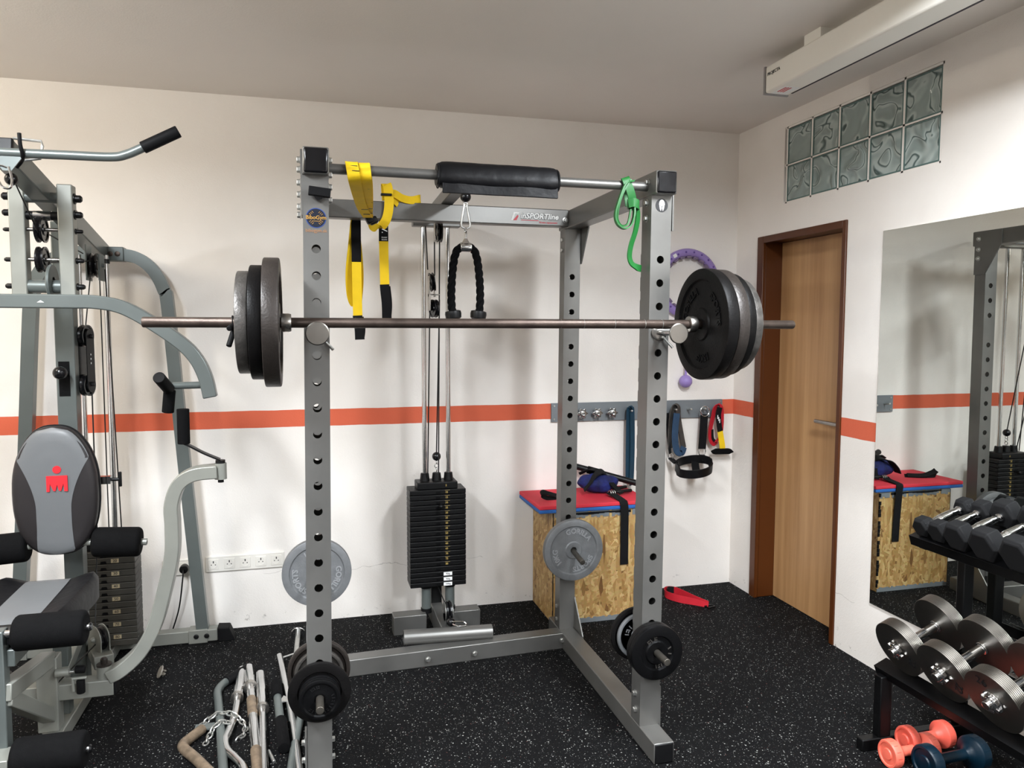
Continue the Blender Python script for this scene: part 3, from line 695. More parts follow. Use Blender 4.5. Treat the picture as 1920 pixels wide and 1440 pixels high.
def plate(name, label, c, n, R, th, m, hole=.0155, rim=.20, dep=.008, hub=.30, group=None, letters=None, lm='iron_letter', both=True, seg=72, strokes=None):
    """weight plate; c = centre of its visible face, n = the way that face looks"""
    c, n = V(c), V(n).normalized(); p0 = c - n*th; ri = R*(1-rim); rh = R*hub; e = min(.004, th*.25)
    pr = [(hole,.001),(rh,.001),(rh+.004,dep if both else .001),(ri-.004,dep if both else .001),(ri,0),(R-e,0),(R-e*.3,e*.3),(R,e),(R,th-e),(R-e*.3,th-e*.3),(R-e,th),(ri,th),(ri-.005,th-dep),(rh+.005,th-dep),(rh,th-.002),(hole+.004,th-.002),(hole,th-.004),(hole,.001)]
    if letters or strokes:
        o = thing(name, label, 'weight plate', tuple(c), group)
        MB().lathe(p0, n, pr, seg).build('disc', m, o, smooth=30)
        t = MB(); up = (0,0,1)
        if strokes:
            rad, ln, angs = strokes; rt = V(up).cross(n); q = c - n*dep
            for i, a in enumerate(angs):
                a = math.radians(a); d_ = V(up)*math.cos(a) + rt*math.sin(a); e_ = n.cross(d_)
                k = (i*7) % 3
                if k == 1: t.obox(q + d_*(rad+ln*.3) + n*.001, d_, e_, n, ln*.25, ln*.6, .002); t.obox(q + d_*(rad-ln*.3) + n*.001, d_, e_, n, ln*.25, ln*.6, .002)
                else: t.obox(q + d_*rad + n*.001, d_ + e_*(.3 if k else 0), e_ - d_*(.3 if k else 0), n, ln, ln*.25, .002)
        if strokes: t.build('raised_lettering', lm, o, smooth=0)
        for s, size, rad, ang, inw in letters or (): t = MB(); ringtext(t, s, size, c - n*dep, n, up, rad, ang, .003, True, inw); t.build('raised_lettering', lm, o, smooth=0)
        return o
    return single(name, MB().lathe(p0, n, pr, seg), m, label, 'weight plate', group, smooth=30)

# left end of the bar, inside to outside
plate('weight_plate', 'largest brown-black iron plate innermost on the barbell end nearest the multi-gym', (-.086,BY,BZ), (1,0,0), .193, .046, 'cast_brown')
plate('weight_plate', 'glossy black middle plate of three on the barbell end nearest the multi-gym', (-.134,BY,BZ), (1,0,0), .170, .036, 'cast_black')
plate('weight_plate', 'smallest worn grey plate outermost on the barbell end nearest the multi-gym', (-.172,BY,BZ), (1,0,0), .152, .034, 'cast_worn')
plate('weight_plate', 'black plate with raised letters facing the rack on the barbell end by the door', (1.309,BY,BZ), (-1,0,0), .193, .040, 'cast_black', rim=.19, dep=.007, hub=.28,
      letters=[('GORILLA', .036, .118, -48, False), ('SPORTS', .036, .118, 62, False), ('15KG', .036, .118, 172, False)], lm='iron_black')
plate('weight_plate', 'brown-edged iron plate second on the barbell end near the door', (1.351,BY,BZ), (-1,0,0), .190, .040, 'cast_brown')
plate('weight_plate', 'narrow glossy black plate third on the barbell end near the door', (1.393,BY,BZ), (-1,0,0), .178, .030, 'cast_black')
plate('weight_plate', 'outermost plate with a bright worn rim on the barbell end near the door', (1.425,BY,BZ), (-1,0,0), .160, .034, 'cast_worn')
for x, lab in ((-.212,'black spring collar outside the plates on the barbell end nearest the multi-gym'),):
    s = thing('spring_collar', lab, 'collar', (x,BY,BZ))
    m = MB().tube([V((x-.012+.024*k/60, BY+.0185*math.cos(k*.42), BZ+.0185*math.sin(k*.42))) for k in range(61)],.003,8); m.build('spring', 'black_plastic', s)
    m = MB().rcyl((x-.006,BY-.010,BZ-.02),(x-.020,BY-.034,BZ-.070),.008,.003); m.rcyl((x-.010,BY-.018,BZ-.010),(x-.016,BY-.052,BZ-.018),.008,.003); m.build('grip_handle', 'black_rubber', s)

# ------------------------------------------------------------------ plates stored on the rack pegs
def gorilla(label, c, a0):
    return plate('weight_plate', label, c, (0,-1,0), .148, .034, 'cast_grey', rim=.20, dep=.006, hub=.26, letters=[('GORILLA', .034, .092, a0, False), ('SPORTS', .034, .092, a0+128, False), ('10KG', .034, .092, a0+232, False)], lm='cast_letter')
gorilla('grey hammered iron plate with raised lettering in front of the strand-board box', (1.201,3.355,.492), 18)
gorilla('grey hammered iron plate half hidden behind the upright with the gym sticker', (.010,3.34,.484), 118)
L1 = 'on the front peg of the gym-sticker upright'
plate('weight_plate', 'big dark plate behind the three small ones '+L1, (.0092,2.444,PEG), (0,-1,0), .100, .014, 'cast_black', rim=.30)
for k in range(3):
    lab = ('rearmost of the three small black plates ', 'middle one of the three small black plates ', 'frontmost small black plate with raised lettering ')[k]+L1
    if k < 2: plate('weight_plate', lab, (.0092,2.429-.015*k,PEG-.003), (0,-1,0), .0655, .0145, 'iron_black')
    else: plate('weight_plate', lab, (.0092,2.399,PEG-.003), (0,-1,0), .0655, .0145, 'iron_black', rim=.16, dep=.0035, hub=.34, strokes=(.042,.010,[-38,-30,-22,-12,-4,74,88,102,116,130,146,160,172,186,198,212,226]))
L2 = 'on the rear peg of the gym-sticker upright'
plate('weight_plate', 'brassy-rimmed dark plate nearer the upright '+L2, (.0092,2.580,PEG), (0,-1,0), .082, .020, 'cast_worn', rim=.12)
plate('weight_plate', 'wide dark plate farthest back '+L2, (.0092,2.604,PEG), (0,-1,0), .105, .024, 'cast_brown', rim=.12)
L3 = 'on the front peg of the helmet-sticker upright'
plate('weight_plate', 'black iron plate against the steel '+L3, (1.199,2.470,PEG), (0,-1,0), .100, .026, 'cast_black', rim=.3)
plate('weight_plate', 'black iron plate frontmost '+L3, (1.199,2.442,PEG), (0,-1,0), .101, .027, 'iron_black', rim=.36, dep=.008, hub=.40, strokes=(.052,.014,[-42,-36,-26,-10,-4,76,100,132,144,158,170,182]), lm='cast_worn')
L4 = 'on the rear peg of the helmet-sticker upright'
plate('weight_plate', 'silver-centred plate nearer the upright '+L4, (1.199,2.600,PEG), (0,-1,0), .088, .016, 'cast_grey', rim=.12, strokes=(.05,.016,[-80,-66,-58,-44,60,70,84]), lm='cast_letter')
plate('weight_plate', 'black-rimmed plate farthest back '+L4, (1.199,2.622,PEG), (0,-1,0), .105, .020, 'cast_black', rim=.14)

# ------------------------------------------------------------------ things hung on the rack
p = thing('barbell_pad', 'thick black padded sleeve wrapped round the pull-up bar', 'bar pad', (.62,2.537,2.055))
m = MB(); prof = []
for k in range(36):
    a = 2*PI*k/36; rr = .044 + .003*math.sin(3*a+.5)
    prof.append((rr*math.cos(a), rr*math.sin(a)*1.0))
path = [V((.412+.424*i/24, 2.537, 2.0575-.0008*i/24)) for i in range(25)]
sc = [.80,.97] + [1.0+.006*math.sin(i*1.7)+.008*math.sin(i*.6) for i in range(21)] + [.97,.82]
m.sweep(path, prof, (0,1,0), False, sc); m.build('sleeve', 'black_vinyl', p)
m = MB(); m.sweep([V((.428+.40*i/16, 2.506-.002*math.sin(i*.7), 2.014-.001*i/16)) for i in range(17)], [(-.004,-.018),(.004,-.018),(.004,.018),(-.004,.018)], (0,1,0)); m.build('closing_flap', 'black_vinyl', p, bevel=.002)
for x in (.418,.830): MB().torus((x,2.537,2.057),(1,0,0),.040,.002,36,6).build('piping', 'black_web', p)

def ribbon(mb, pts, w, side, th=.0018, n=8):
    """flat webbing through the points; side = across direction (one, or one per point)"""
    c = curve(pts, n)
    if isinstance(side, list):
        S = curve(side, n)
        sd = [V(x) for x in S]
    else: sd = side
    return mb.rect(c, w, th, sd)

s = thing('suspension_trainer', 'yellow and black webbing suspension trainer looped over the pull-up bar', 'suspension trainer', (.15,2.53,2.05))
m = MB()
ribbon(m, [(.232,3.20,2.035),(.205,2.95,2.045),(.165,2.66,2.054),(.140,2.55,2.080),(.136,2.525,2.082),(.138,2.508,2.060),(.150,2.56,2.018),(.195,2.95,2.008),(.236,3.20,2.005)], .040, [(1,.12,0)]*9)
ribbon(m, [(.238,3.20,2.03),(.22,2.95,2.04),(.195,2.66,2.052),(.178,2.555,2.078),(.176,2.53,2.082),(.178,2.515,2.06),(.186,2.57,2.02),(.215,2.95,2.012),(.240,3.20,2.01)], .036, [(1,-.2,0)]*9)
m.build('anchor_strap', 'yellow_web', s)
m = MB()
for q, zz in ((.2,2.074),(.45,2.066)): m.boxr(.128+.02*q,.150+.02*q,2.506,2.509,zz-.030*q-.001,zz-.030*q+.001)
for q in (.06,.26,.48,.70,.88):
    pt = V((.152,2.575,2.0165)).lerp(V((.234,3.18,2.0035)), q); m.boxr(pt.x-.013,pt.x+.013,pt.y-.006,pt.y+.006,pt.z-.0016,pt.z-.0002)
    pt = V((.188,2.585,2.018)).lerp(V((.238,3.18,2.009)), q); m.boxr(pt.x+.002,pt.x+.016,pt.y-.006,pt.y+.006,pt.z-.0016,pt.z-.0002)
m.build('stitching', 'ink', s, smooth=0)
m = MB(); m.obox((.236,3.235,2.02),(1,0,.5),(0,1,0),(-.5,0,1),.030,.045,.075); m.obox((.262,3.25,2.00),(1,0,.5),(0,1,0),(-.5,0,1),.035,.03,.03); m.build('buckle', 'black_plastic', s, bevel=.006)
m = MB()
ribbon(m, [(.255,3.27,2.005),(.268,3.32,1.985),(.295,3.355,1.985),(.325,3.358,2.02),(.338,3.355,2.08),(.335,3.352,2.15),(.327,3.352,2.172),(.326,3.372,2.165),(.330,3.378,2.115),(.332,3.385,2.109)], .040, [(1,.3,.6),(1,.2,.8),(.9,0,.5),(1,0,-.15),(1,0,0),(1,0,0),(1,0,0),(1,0,0),(1,0,0),(1,0,0)])
ribbon(m, [(.345,3.36,2.13),(.365,3.365,2.135),(.40,3.372,2.118),(.44,3.38,2.113),(.475,3.39,2.122),(.480,3.41,2.124),(.46,3.42,2.114),(.42,3.41,2.113),(.375,3.375,2.11),(.36,3.362,2.09)], .036, [(0,.25,1)]*10)
m.build('adjust_strap', 'yellow_web', s)
m = MB().boxr(.303,.350,3.343,3.362,2.122,2.132); m.build('slider', 'black_plastic', s, bevel=.002)
# two hanging legs behind the beam
for k, (x, zb0, zy, lab) in enumerate(((.203,1.835,1.595,0),(.324,1.93,1.735,1))):
    m = MB(); ribbon(m, [(x-.004,3.448,2.107),(x-.002,3.466,2.095),(x,3.468,2.04),(x,3.468,zb0)], .042, (1,0,0)); m.build('black_strap', 'black_web', s)
    m = MB(); ribbon(m, [(x,3.466,zb0+.01),(x+.001,3.464,(zb0+zy)/2),(x+.003,3.464,zy)], .041, (1,0,0))
    if k == 0:
        ribbon(m, [(x-.006,3.474,2.03),(x-.018,3.482,1.92),(x-.030,3.50,1.80),(x-.026,3.505,1.70),(x-.010,3.49,1.652),(x+.006,3.475,1.66)], .038, [(1,.5,0)]*6)
        ribbon(m, [(x+.004,3.476,1.98),(x+.016,3.49,1.85),(x+.018,3.495,1.76),(x+.008,3.48,1.66)], .030, [(1,-.5,0)]*4)
    m.build('yellow_strap', 'yellow_web', s)
    m = MB(); z1 = (1.500,1.585)[k]
    ribbon(m, [(x+.001,3.458,zy+.012),(x+.003,3.452,zy-.02),(x+.008,3.450,(zy+z1)/2),(x+.010,3.455,z1)], .042, (1,0,0), .004)
    ribbon(m, [(x+.012,3.474,zy+.004),(x+.020,3.484,(zy+z1)/2),(x+.014,3.476,z1+.004)], .036, [(1,.4,0)]*3, .004)
    m.build('foot_loop', 'black_web', s)
    if k == 1:
        t = MB(); text(t, 'V.', .034, (x+.003,3.4668,1.990), (0,0,-1), (1,0,0), .0003, bold=True); text(t, 'SHARP', .0085, (x+.003,3.4668,1.957), (1,0,0), (0,0,1), .0003, bold=True); text(t, 'SHAPE', .0085, (x+.003,3.4668,1.947), (1,0,0), (0,0,1), .0003, bold=True); t.build('printed_logo', 'sticker_white', s, smooth=0)

# triceps rope on the pulley arm
RXc, RYc = .602, 2.985
rp = thing('triceps_rope', 'black twisted rope handle hanging from a carabiner below the padded bar', 'cable rope', (RXc,RYc,1.9))
MB().sphere((RXc,RYc,2.070),.0215).build('cable_stop', 'black_gloss', rp)
m = MB().cyl((RXc,RYc,2.085),(RXc,RYc,2.106),.004); m.torus((RXc,RYc,2.040),(0,1,0),.008,.0022,16,6)
m.tube([(RXc-.004,RYc,2.040),(RXc-.018,RYc,1.965),(RXc-.016,RYc,1.952),(RXc,RYc,1.944),(RXc+.016,RYc,1.952),(RXc+.018,RYc,1.965),(RXc+.004,RYc,2.040)],.0042,10); m.build('carabiner', 'zinc', rp)
m = MB().torus((RXc,RYc,1.937),(1,0,0),.010,.0035,18,8); m.cyl((RXc,RYc,1.93),(RXc,RYc,1.885),.006); m.rcyl((RXc-.023,RYc,1.872),(RXc+.023,RYc,1.872),.019,.004); m.lathe((RXc,RYc,1.885),(0,0,1),[(.018,0),(.006,.022),(0,.022)],16); m.build('swivel', 'chrome', rp)
half = [(0,1.874),(.018,1.872),(.034,1.860),(.045,1.832),(.053,1.78),(.058,1.71),(.058,1.65),(.053,1.612)]
pl = [V((RXc-a, RYc, z)) for a, z in half[::-1]] + [V((RXc+a, RYc, z)) for a, z in half[1:]]
cpath = curve(pl, 14)
m = MB(); tot = 0; acc = [0]
for a, b_ in zip(cpath[:-1], cpath[1:]): tot += (b_-a).length; acc.append(tot)
for q in range(3):
    sp = []
    for i, pnt in enumerate(cpath):
        tt = (cpath[min(i+1,len(cpath)-1)] - cpath[max(i-1,0)]).normalized(); e1 = V((0,1,0)); e2 = tt.cross(e1).normalized(); th = acc[i]*2*PI/.085 + q*2*PI/3
        sp.append(pnt + (e1*math.cos(th)+e2*math.sin(th))*.0075)
    m.tube(sp, .0092, 10)
m.build('twisted_rope', 'black_foam', rp)
for sgn in (-1,1):
    x = RXc+sgn*.053; MB().lathe((x,RYc,1.622),(sgn*-.12,0,-1),[(0,0),(.021,0),(.031,.003),(.033,.014),(.031,.030),(.024,.035),(0,.035)],28).build('end_stop', 'black_plastic', rp)

# green band
gb = thing('resistance_band', 'bright green latex loop band knotted over the pull-up bar', 'resistance band', (1.10,2.54,2.06))
m = MB()
ribbon(m, [(1.118,2.525,1.985),(1.100,2.512,2.03),(1.083,2.516,2.075),(1.090,2.54,2.083),(1.106,2.56,2.07),(1.112,2.565,2.03),(1.116,2.56,1.99)], .030, [(1,0,.35)]*7, .005)
ribbon(m, [(1.108,2.518,2.07),(1.075,2.505,2.055),(1.050,2.50,2.00),(1.037,2.50,1.95),(1.045,2.50,1.918),(1.070,2.50,1.902),(1.094,2.50,1.912),(1.107,2.50,1.945),(1.112,2.508,1.985)], .026, [(.15,1,0)]*9, .005)
ribbon(m, [(1.098,2.512,2.073),(1.070,2.507,2.03),(1.052,2.506,1.975),(1.050,2.508,1.935),(1.066,2.508,1.914),(1.088,2.508,1.922),(1.100,2.512,1.97)], .022, [(.3,1,.2)]*7, .005)
ribbon(m, [(1.126,2.52,1.99),(1.136,2.53,1.95),(1.128,2.53,1.90),(1.112,2.53,1.85),(1.106,2.53,1.81),(1.114,2.53,1.785),(1.135,2.535,1.772),(1.160,2.55,1.768)], .024, [(1,.6,.2)]*8, .005)
m.build('band', 'green_latex', gb)
m = MB(); ribbon(m, [(1.088,2.503,1.99),(1.105,2.494,1.993),(1.124,2.500,1.987),(1.130,2.52,1.985),(1.118,2.535,1.987),(1.098,2.53,1.99),(1.088,2.506,1.991)], .030, (0,0,1), .005); m.build('knot', 'green_latex', gb)

c = thing('magnetic_holder', 'small black holder bar stuck near the top of the upright with the gym sticker', 'holder', (.032,2.45,1.97))
MB().obox((.034,2.436,1.968),(1,0,-.10),(0,1,0),(.10,0,1),.066,.022,.027).build('bar', 'black_rubber', c, bevel=.002)
MB().cyl((.031,2.4595,1.962),(.031,2.43,1.956),.0135).build('foot', 'black_plastic', c)

# ------------------------------------------------------------------ hoop on the wall
hp = thing('weighted_hoop', 'purple segmented fitness hoop hung on the back wall behind the barbell plates', 'hoop', (2.125,YB-.03,1.82))
hc = V((2.128,YB-.030,1.815)); HR = .178
o = MB().torus(hc,(0,1,0),HR,.024,64,12).build('ring', 'purple_plastic', hp)
m = MB()
for k in range(22):
    a = 2*PI*k/22; d_ = V((math.sin(a),0,math.cos(a))); e_ = V((math.cos(a),0,-math.sin(a)))
    m.obox(hc + d_*(HR-.026) + V((0,-.004,0)), e_, (0,1,0), d_, .030,.030,.014)
m.build('massage_knob', 'mauve_grey', hp, bevel=.004)
m = MB()
for k in range(22):
    a = 2*PI*(k+.5)/22; d_ = V((math.sin(a),0,math.cos(a))); q = hc + d_*(HR+.002) + V((0,-.0235,0)); m.lathe(q,(0,-1,0),[(0,0),(.006,0),(.006,.0012),(0,.0012)],14)
m.build('rivet', 'purple_dark', hp)
m = MB(); a = -.55; d_ = V((math.sin(a),0,math.cos(a))); e_ = V((math.cos(a),0,-math.sin(a))); m.obox(hc + d_*(HR+.004) + V((0,-.0235,0)), e_, (0,1,0), d_, .022,.003,.020); m.build('label', 'sticker_white', hp)
m = MB(); ribbon(m, [hc+V((0,-.01,-HR-.01)),hc+V((.0,-.012,-HR-.16)),(2.122,YB-.038,1.275)], .014, (1,0,0), .003); m.build('tether', 'purple_plastic', hp)
MB().sphere((2.122,YB-.040,1.245),.038,28,18).build('weight_ball', 'purple_plastic', hp)

# ------------------------------------------------------------------ hook board and what hangs on it
hb = thing('hook_board', 'long grey metal hook board screwed to the back wall over the orange stripe', 'hook board', (1.84,YB,1.08))
BF = YB-.013
MB().boxr(1.305,2.382,BF,YB-.0005,1.024,1.131).build('plate', 'board_grey', hb, bevel=.002)
m = MB()
for x in (1.322,2.366):
    for z in (1.040,1.115): m.lathe((x,BF,z),(0,-1,0),[(0,0),(.006,0),(.005,.003),(0,.003)],14)
m.build('screw', 'zinc', hb)
HOOKX = (1.372,1.480,1.571,1.662,1.775,1.90,2.055,2.150,2.243,2.335)
for x in HOOKX:
    MB().rcyl((x,BF,1.076),(x,BF-.052,1.082),.006,.002,14).build('hook', 'zinc', hb)
HZ = 1.080
for x, lab in ((1.480,'star-shaped chrome spinlock nut on the hook board, closest to the rack upright'),(1.571,'star-shaped chrome spinlock nut in the middle of three on the hook board'),(1.662,'star-shaped chrome spinlock nut on the hook board next to the teal loop band')):
    pr = []
    for k in range(48):
        a = 2*PI*k/48; rr = .0265 + .0055*math.cos(6*a); pr.append((rr*math.cos(a), rr*math.sin(a)))
    o = thing('spinlock_nut', lab, 'collar', (x,BF-.03,HZ-.008), 'spinlock nuts on the hook board')
    m = MB().prism(pr, (x,BF-.022,HZ-.008), (1,0,0), (0,0,1), .016); m.build('star', 'chrome', o, bevel=.002)
    MB().lathe((x,BF-.036,HZ-.008),(0,-1,0),[(.0155,-.002),(.0155,.010),(.0125,.012),(.0095,.012),(.0095,-.002)],24).build('hub', 'chrome', o)
    MB().lathe((x,BF-.0366,HZ-.008),(0,-1,0),[(.0095,-.001),(.0135,-.001),(.0135,.004),(.0095,.004)],24).build('rubber_ring', 'black_rubber', o)
def loopband(label, x, ztop, zbot, w, off, m_, sep=.03, name='resistance_band'):
    y = BF-.026
    m = MB(); pts = [(x-sep*.45,y,zbot+.02),(x-sep*.5,y,(ztop+zbot)/2),(x-sep*.45,y,ztop-.03),(x-sep*.2,y,ztop-.004),(x+sep*.2,y,ztop-.004),(x+sep*.45,y,ztop-.03),(x+sep*.55+off*.5,y,(ztop+zbot)/2),(x+sep*.3+off,y,zbot+.02),(x+off*.5,y,zbot)]
    m.rect(curve(pts,8), w, .004, (1,.45,0)); return single(name, m, m_, label, 'resistance band')
o = loopband('wide teal latex loop band hanging down to the strand-board box', 1.775, 1.098, .655, .036, .004, 'teal_latex', .024)
m = MB()
cu_ = thing('ankle_cuff', 'grey and blue cuff folded over a hook next to the black straps', 'cuff', (2.055,BF-.03,1.07))
m.rect(curve([(2.035,BF-.02,.85),(2.028,BF-.030,.93),(2.030,BF-.036,1.03),(2.046,BF-.036,1.096),(2.070,BF-.034,1.09),(2.080,BF-.026,1.03),(2.100,BF-.026,.93),(2.118,BF-.026,.85)],8), .046,.006,(1,.6,0)); m.build('strap', 'cast_worn', cu_)
m = MB(); m.rect(curve([(2.058,BF-.048,1.06),(2.048,BF-.052,.98),(2.046,BF-.055,.90),(2.062,BF-.052,.838),(2.092,BF-.050,.826),(2.108,BF-.046,.86)],8), .046,.007,(1,.35,0)); m.build('lining', 'grey_blue_cloth', cu_)
st = thing('head_harness', 'black neck strap with steel rings hanging from the hook board', 'strap', (2.20,BF-.03,1.0))
m = MB().torus((2.243,BF-.040,1.066),(0,1,0),.029,.0032,30,8); m.torus((2.234,BF-.034,.825),(0,1,0),.028,.003,30,8,sc=.8); m.torus((2.030,BF-.034,.806),(1,1,0),.016,.003,24,8); m.build('steel_ring', 'chrome', st)
m = MB(); m.rect([(2.243,BF-.036,1.048),(2.236,BF-.040,.95),(2.232,BF-.036,.842)], .046,.009,(1,0,0)); m.rect(curve([(2.012,BF-.02,1.06),(2.014,BF-.028,.93),(2.028,BF-.032,.822)],6), .016,.006,(1,0,0)); m.build('strap', 'black_web', st)
ec = V((2.135,BF-.12,.765)); lp = []; sd = []
for k in range(44):
    a = 2*PI*k/44; lp.append(ec + V((.104*math.cos(a), .095*math.sin(a), .012*math.sin(a)*1 + .016*math.cos(a)))); sd.append(V((0,-.15,1)))
m = MB(); m.sweep([q + V((0,0,-.02 if q.y < ec.y else .0)) for q in lp], [(-.024,-.004),(.024,-.004),(.024,.004),(-.024,.004)], sd, True); m.rect(curve([(2.232,BF-.034,.805),(2.230,BF-.05,.79),(2.228,BF-.08,.775)],6), .040,.008,(1,0,0)); m.rect(curve([(2.030,BF-.034,.795),(2.032,BF-.06,.785),(2.036,BF-.09,.775)],6), .030,.008,(1,0,0)); m.build('head_loop', 'black_vinyl', st)
m = MB(); ribbon(m, [(2.19,BF-.03,.77),(2.16,BF-.10,.735),(2.13,BF-.18,.728)], .045, (1,0,0), .005); m.build('chin_strap', 'black_web', st)
rs = thing('strap_handle', 'red loop strap with black padding on the end hook by the room corner', 'strap', (2.335,BF-.03,1.05))
m = MB(); m.rect(curve([(2.338,BF-.030,.885),(2.312,BF-.032,.868),(2.288,BF-.034,.90),(2.286,BF-.036,.96),(2.300,BF-.036,1.03),(2.312,BF-.036,1.082),(2.338,BF-.036,1.098),(2.358,BF-.034,1.07),(2.362,BF-.032,1.00),(2.358,BF-.03,.93),(2.345,BF-.03,.885)],8), .034,.004,(1,.45,0)); m.build('red_strap', 'red_web', rs)
m = MB(); m.rect(curve([(2.335,BF-.052,1.088),(2.328,BF-.050,1.04),(2.334,BF-.050,.985),(2.343,BF-.048,.945)],8), .034,.005,(1,.1,0)); m.rect(curve([(2.300,BF-.030,.955),(2.306,BF-.030,.90),(2.330,BF-.030,.878)],6), .020,.005,(1,.5,0)); m.build('padding', 'black_web', rs)
t = MB(); 
for k in range(3): t.boxr(2.318+.007*k,2.323+.007*k,BF-.0555,BF-.0545,1.020-.012*k,1.043-.012*k)
t.build('woven_mark', 'sticker_white', rs, smooth=0)
yh = thing('door_anchor', 'short yellow strap with a black wedge pad hanging under the red strap', 'strap', (2.355,BF-.04,.9))
m = MB(); ribbon(m, [(2.342,BF-.046,.950),(2.352,BF-.046,.90),(2.360,BF-.046,.86),(2.362,BF-.046,.838)], .036, (1,0,0), .003); m.build('yellow_strap', 'yellow_web', yh)
MB().prism([(-.072,.006),(-.058,-.012),(.040,-.014),(.072,-.002),(.050,.018),(-.040,.020)], (2.357,BF-.036,.822), (1,0,0), (0,0,1), .034).build('wedge_pad', 'black_foam', yh, bevel=.006)

# ------------------------------------------------------------------ strand-board box, mats and the gear on them
bx = thing('plyo_box', 'strand-board jump box with peeling grey paper edges in the room corner', 'box', (1.455,3.85,0))
MB().boxr(1.200,1.708,3.667,4.045,.002,.600).build('body', 'osb', bx, bevel=.004)
m = MB()
for i in range(30):
    x = 1.205+i*.0167
    if i % 7 != 4: m.boxr(x,x+.0168,3.6645,3.6665,.575-.012*abs(math.sin(i*1.9)),.600)
m.build('edge_paper', 'board_grey', bx); m = MB()
for i in range(30):
    x = 1.205+i*.0167; m.boxr(x,x+.0168,3.6645,3.6665,.002,.022+.008*abs(math.sin(i*1.3)))
m.build('edge_paper', 'board_grey', bx)
m = MB()
for i in range(24):
    z = .03+i*.0235
    if i % 5 != 2: m.boxr(1.701-.006*abs(math.sin(i*2.2)),1.7095,3.6642,3.672,z,z+.022)
    m.boxr(1.1988,1.2002,3.667,3.675+.006*abs(math.sin(i*1.7)),z,z+.0235)
for i in range(12):
    x = 1.27+i*.03; m.boxr(x,x+.03,3.6640,3.6660,.586-.006*abs(math.sin(i*2.7)),.594)
m.build('torn_edge', 'black_web', bx)
def mat_tile(label, x0, x1, y0, y1, z, th, ma):
    return single('foam_mat', MB().boxr(x0,x1,y0,y1,z,z+th), ma, label, 'mat', 'stacked foam mats on the box', bevel=.004)
mat_tile('blue foam mat, bottom layer on the strand-board box', 1.120,1.745,3.656,4.048,.6005,.019,'eva_blue')
mat_tile('red foam mat, top layer on the strand-board box', 1.120,1.745,3.656,4.048,.620,.020,'eva_red')
MT = .6405
bl = thing('lifting_belt', 'crumpled blue and black padded belt on the red mat', 'belt', (1.53,3.90,MT))
m = MB(); m.sphere((1.535,3.905,MT+.052),.06,36,22,(1.9,1.15,.86))
for q in m.v:
    d_ = noise.noise(q*16)*.018 + noise.noise(q*38)*.007; c_ = q - V((1.535,3.905,MT+.05)); q += c_.normalized()*d_
    if q.z < MT+.001: q.z = MT+.001
m.build('padded_bag', 'blue_cloth', bl)
m = MB(); ribbon(m, [(1.43,3.84,MT+.03),(1.46,3.83,MT+.07),(1.50,3.85,MT+.108),(1.56,3.90,MT+.115),(1.62,3.95,MT+.06),(1.65,3.98,MT+.01)], .045, (.3,1,.2), .006)
ribbon(m, [(1.44,3.95,MT+.10),(1.50,3.93,MT+.125),(1.55,3.90,MT+.11),(1.60,3.84,MT+.05),(1.63,3.79,MT+.012)], .032, (1,.3,0), .006); m.build('black_strap', 'black_web', bl)
m = MB(); m.rcyl((1.585,3.80,MT+.020),(1.70,3.82,MT+.020),.0095,.003); m.rcyl((1.60,3.83,MT+.030),(1.69,3.87,MT+.030),.0095,.003); m.build('hook_bar', 'black_plastic', bl)
m = MB()
for k in range(3): m.torus((1.560+.012*k,3.792,MT+.018),(1,.3,0),.013,.0026,20,8)
m.build('buckle', 'zinc', bl)
m = MB(); ribbon(m, [(1.36,3.84,MT+.012),(1.28,3.80,MT+.014),(1.22,3.79,MT+.032),(1.185,3.80,MT+.040),(1.18,3.82,MT+.022),(1.22,3.80,MT+.006),(1.30,3.81,MT+.005),(1.37,3.85,MT+.006)], .034, (0,1,.5), .005, 8); m.build('belt_tail', 'black_web', bl)
m = MB(); ribbon(m, [(1.560,3.80,MT+.020),(1.575,3.755,MT+.012),(1.580,3.68,MT+.005),(1.583,3.6525,MT-.004),(1.588,3.6505,MT-.05),(1.590,3.654,.50),(1.592,3.658,.40),(1.593,3.660,.300)], .045, (1,.05,0), .0035); m.build('hanging_strap', 'black_web', bl)
pb = thing('foam_bar', 'black tubular bar leaning across the blue belt on the box', 'bar', (1.62,3.93,.72))
MB().rcyl((1.43,4.005,.776),(1.82,3.872,.667),.0175,.005).build('tube', 'black_plastic', pb)
MB().rcyl((1.50,3.981,.7564),(1.56,3.9605,.7396),.0215,.004).build('sleeve', 'black_foam', pb)

# red strap on the floor
s = thing('ankle_strap', 'red loop strap with a black buckle lying on the floor by the door', 'strap', (2.05,3.85,0))
m = MB(); m.rect(curve([(2.120,3.700,.008),(2.060,3.760,.016),(1.985,3.830,.022),(1.955,3.895,.026),(1.985,3.945,.028),(2.030,3.930,.028),(2.060,3.860,.024),(2.090,3.780,.018),(2.128,3.715,.010)],8), .040,.004,(0,0.25,1)); o = m.build('strap', 'red_web', s)
m = MB(); m.rect(curve([(1.975,3.905,.032),(1.992,3.932,.034),(2.022,3.922,.034)],6), .036,.006,(0,.2,1)); m.build('padding', 'black_web', s)
m = MB(); cc = V((2.128,3.695,.007)); e1 = V((.9,.25,0)).normalized(); e2 = V((-.25,.9,0)).normalized()
m.rect([cc+e1*.024+e2*.014, cc-e1*.024+e2*.014, cc-e1*.024-e2*.014, cc+e1*.024-e2*.014], .008,.008,(0,0,1),True); m.build('buckle', 'black_plastic', s, bevel=.001)

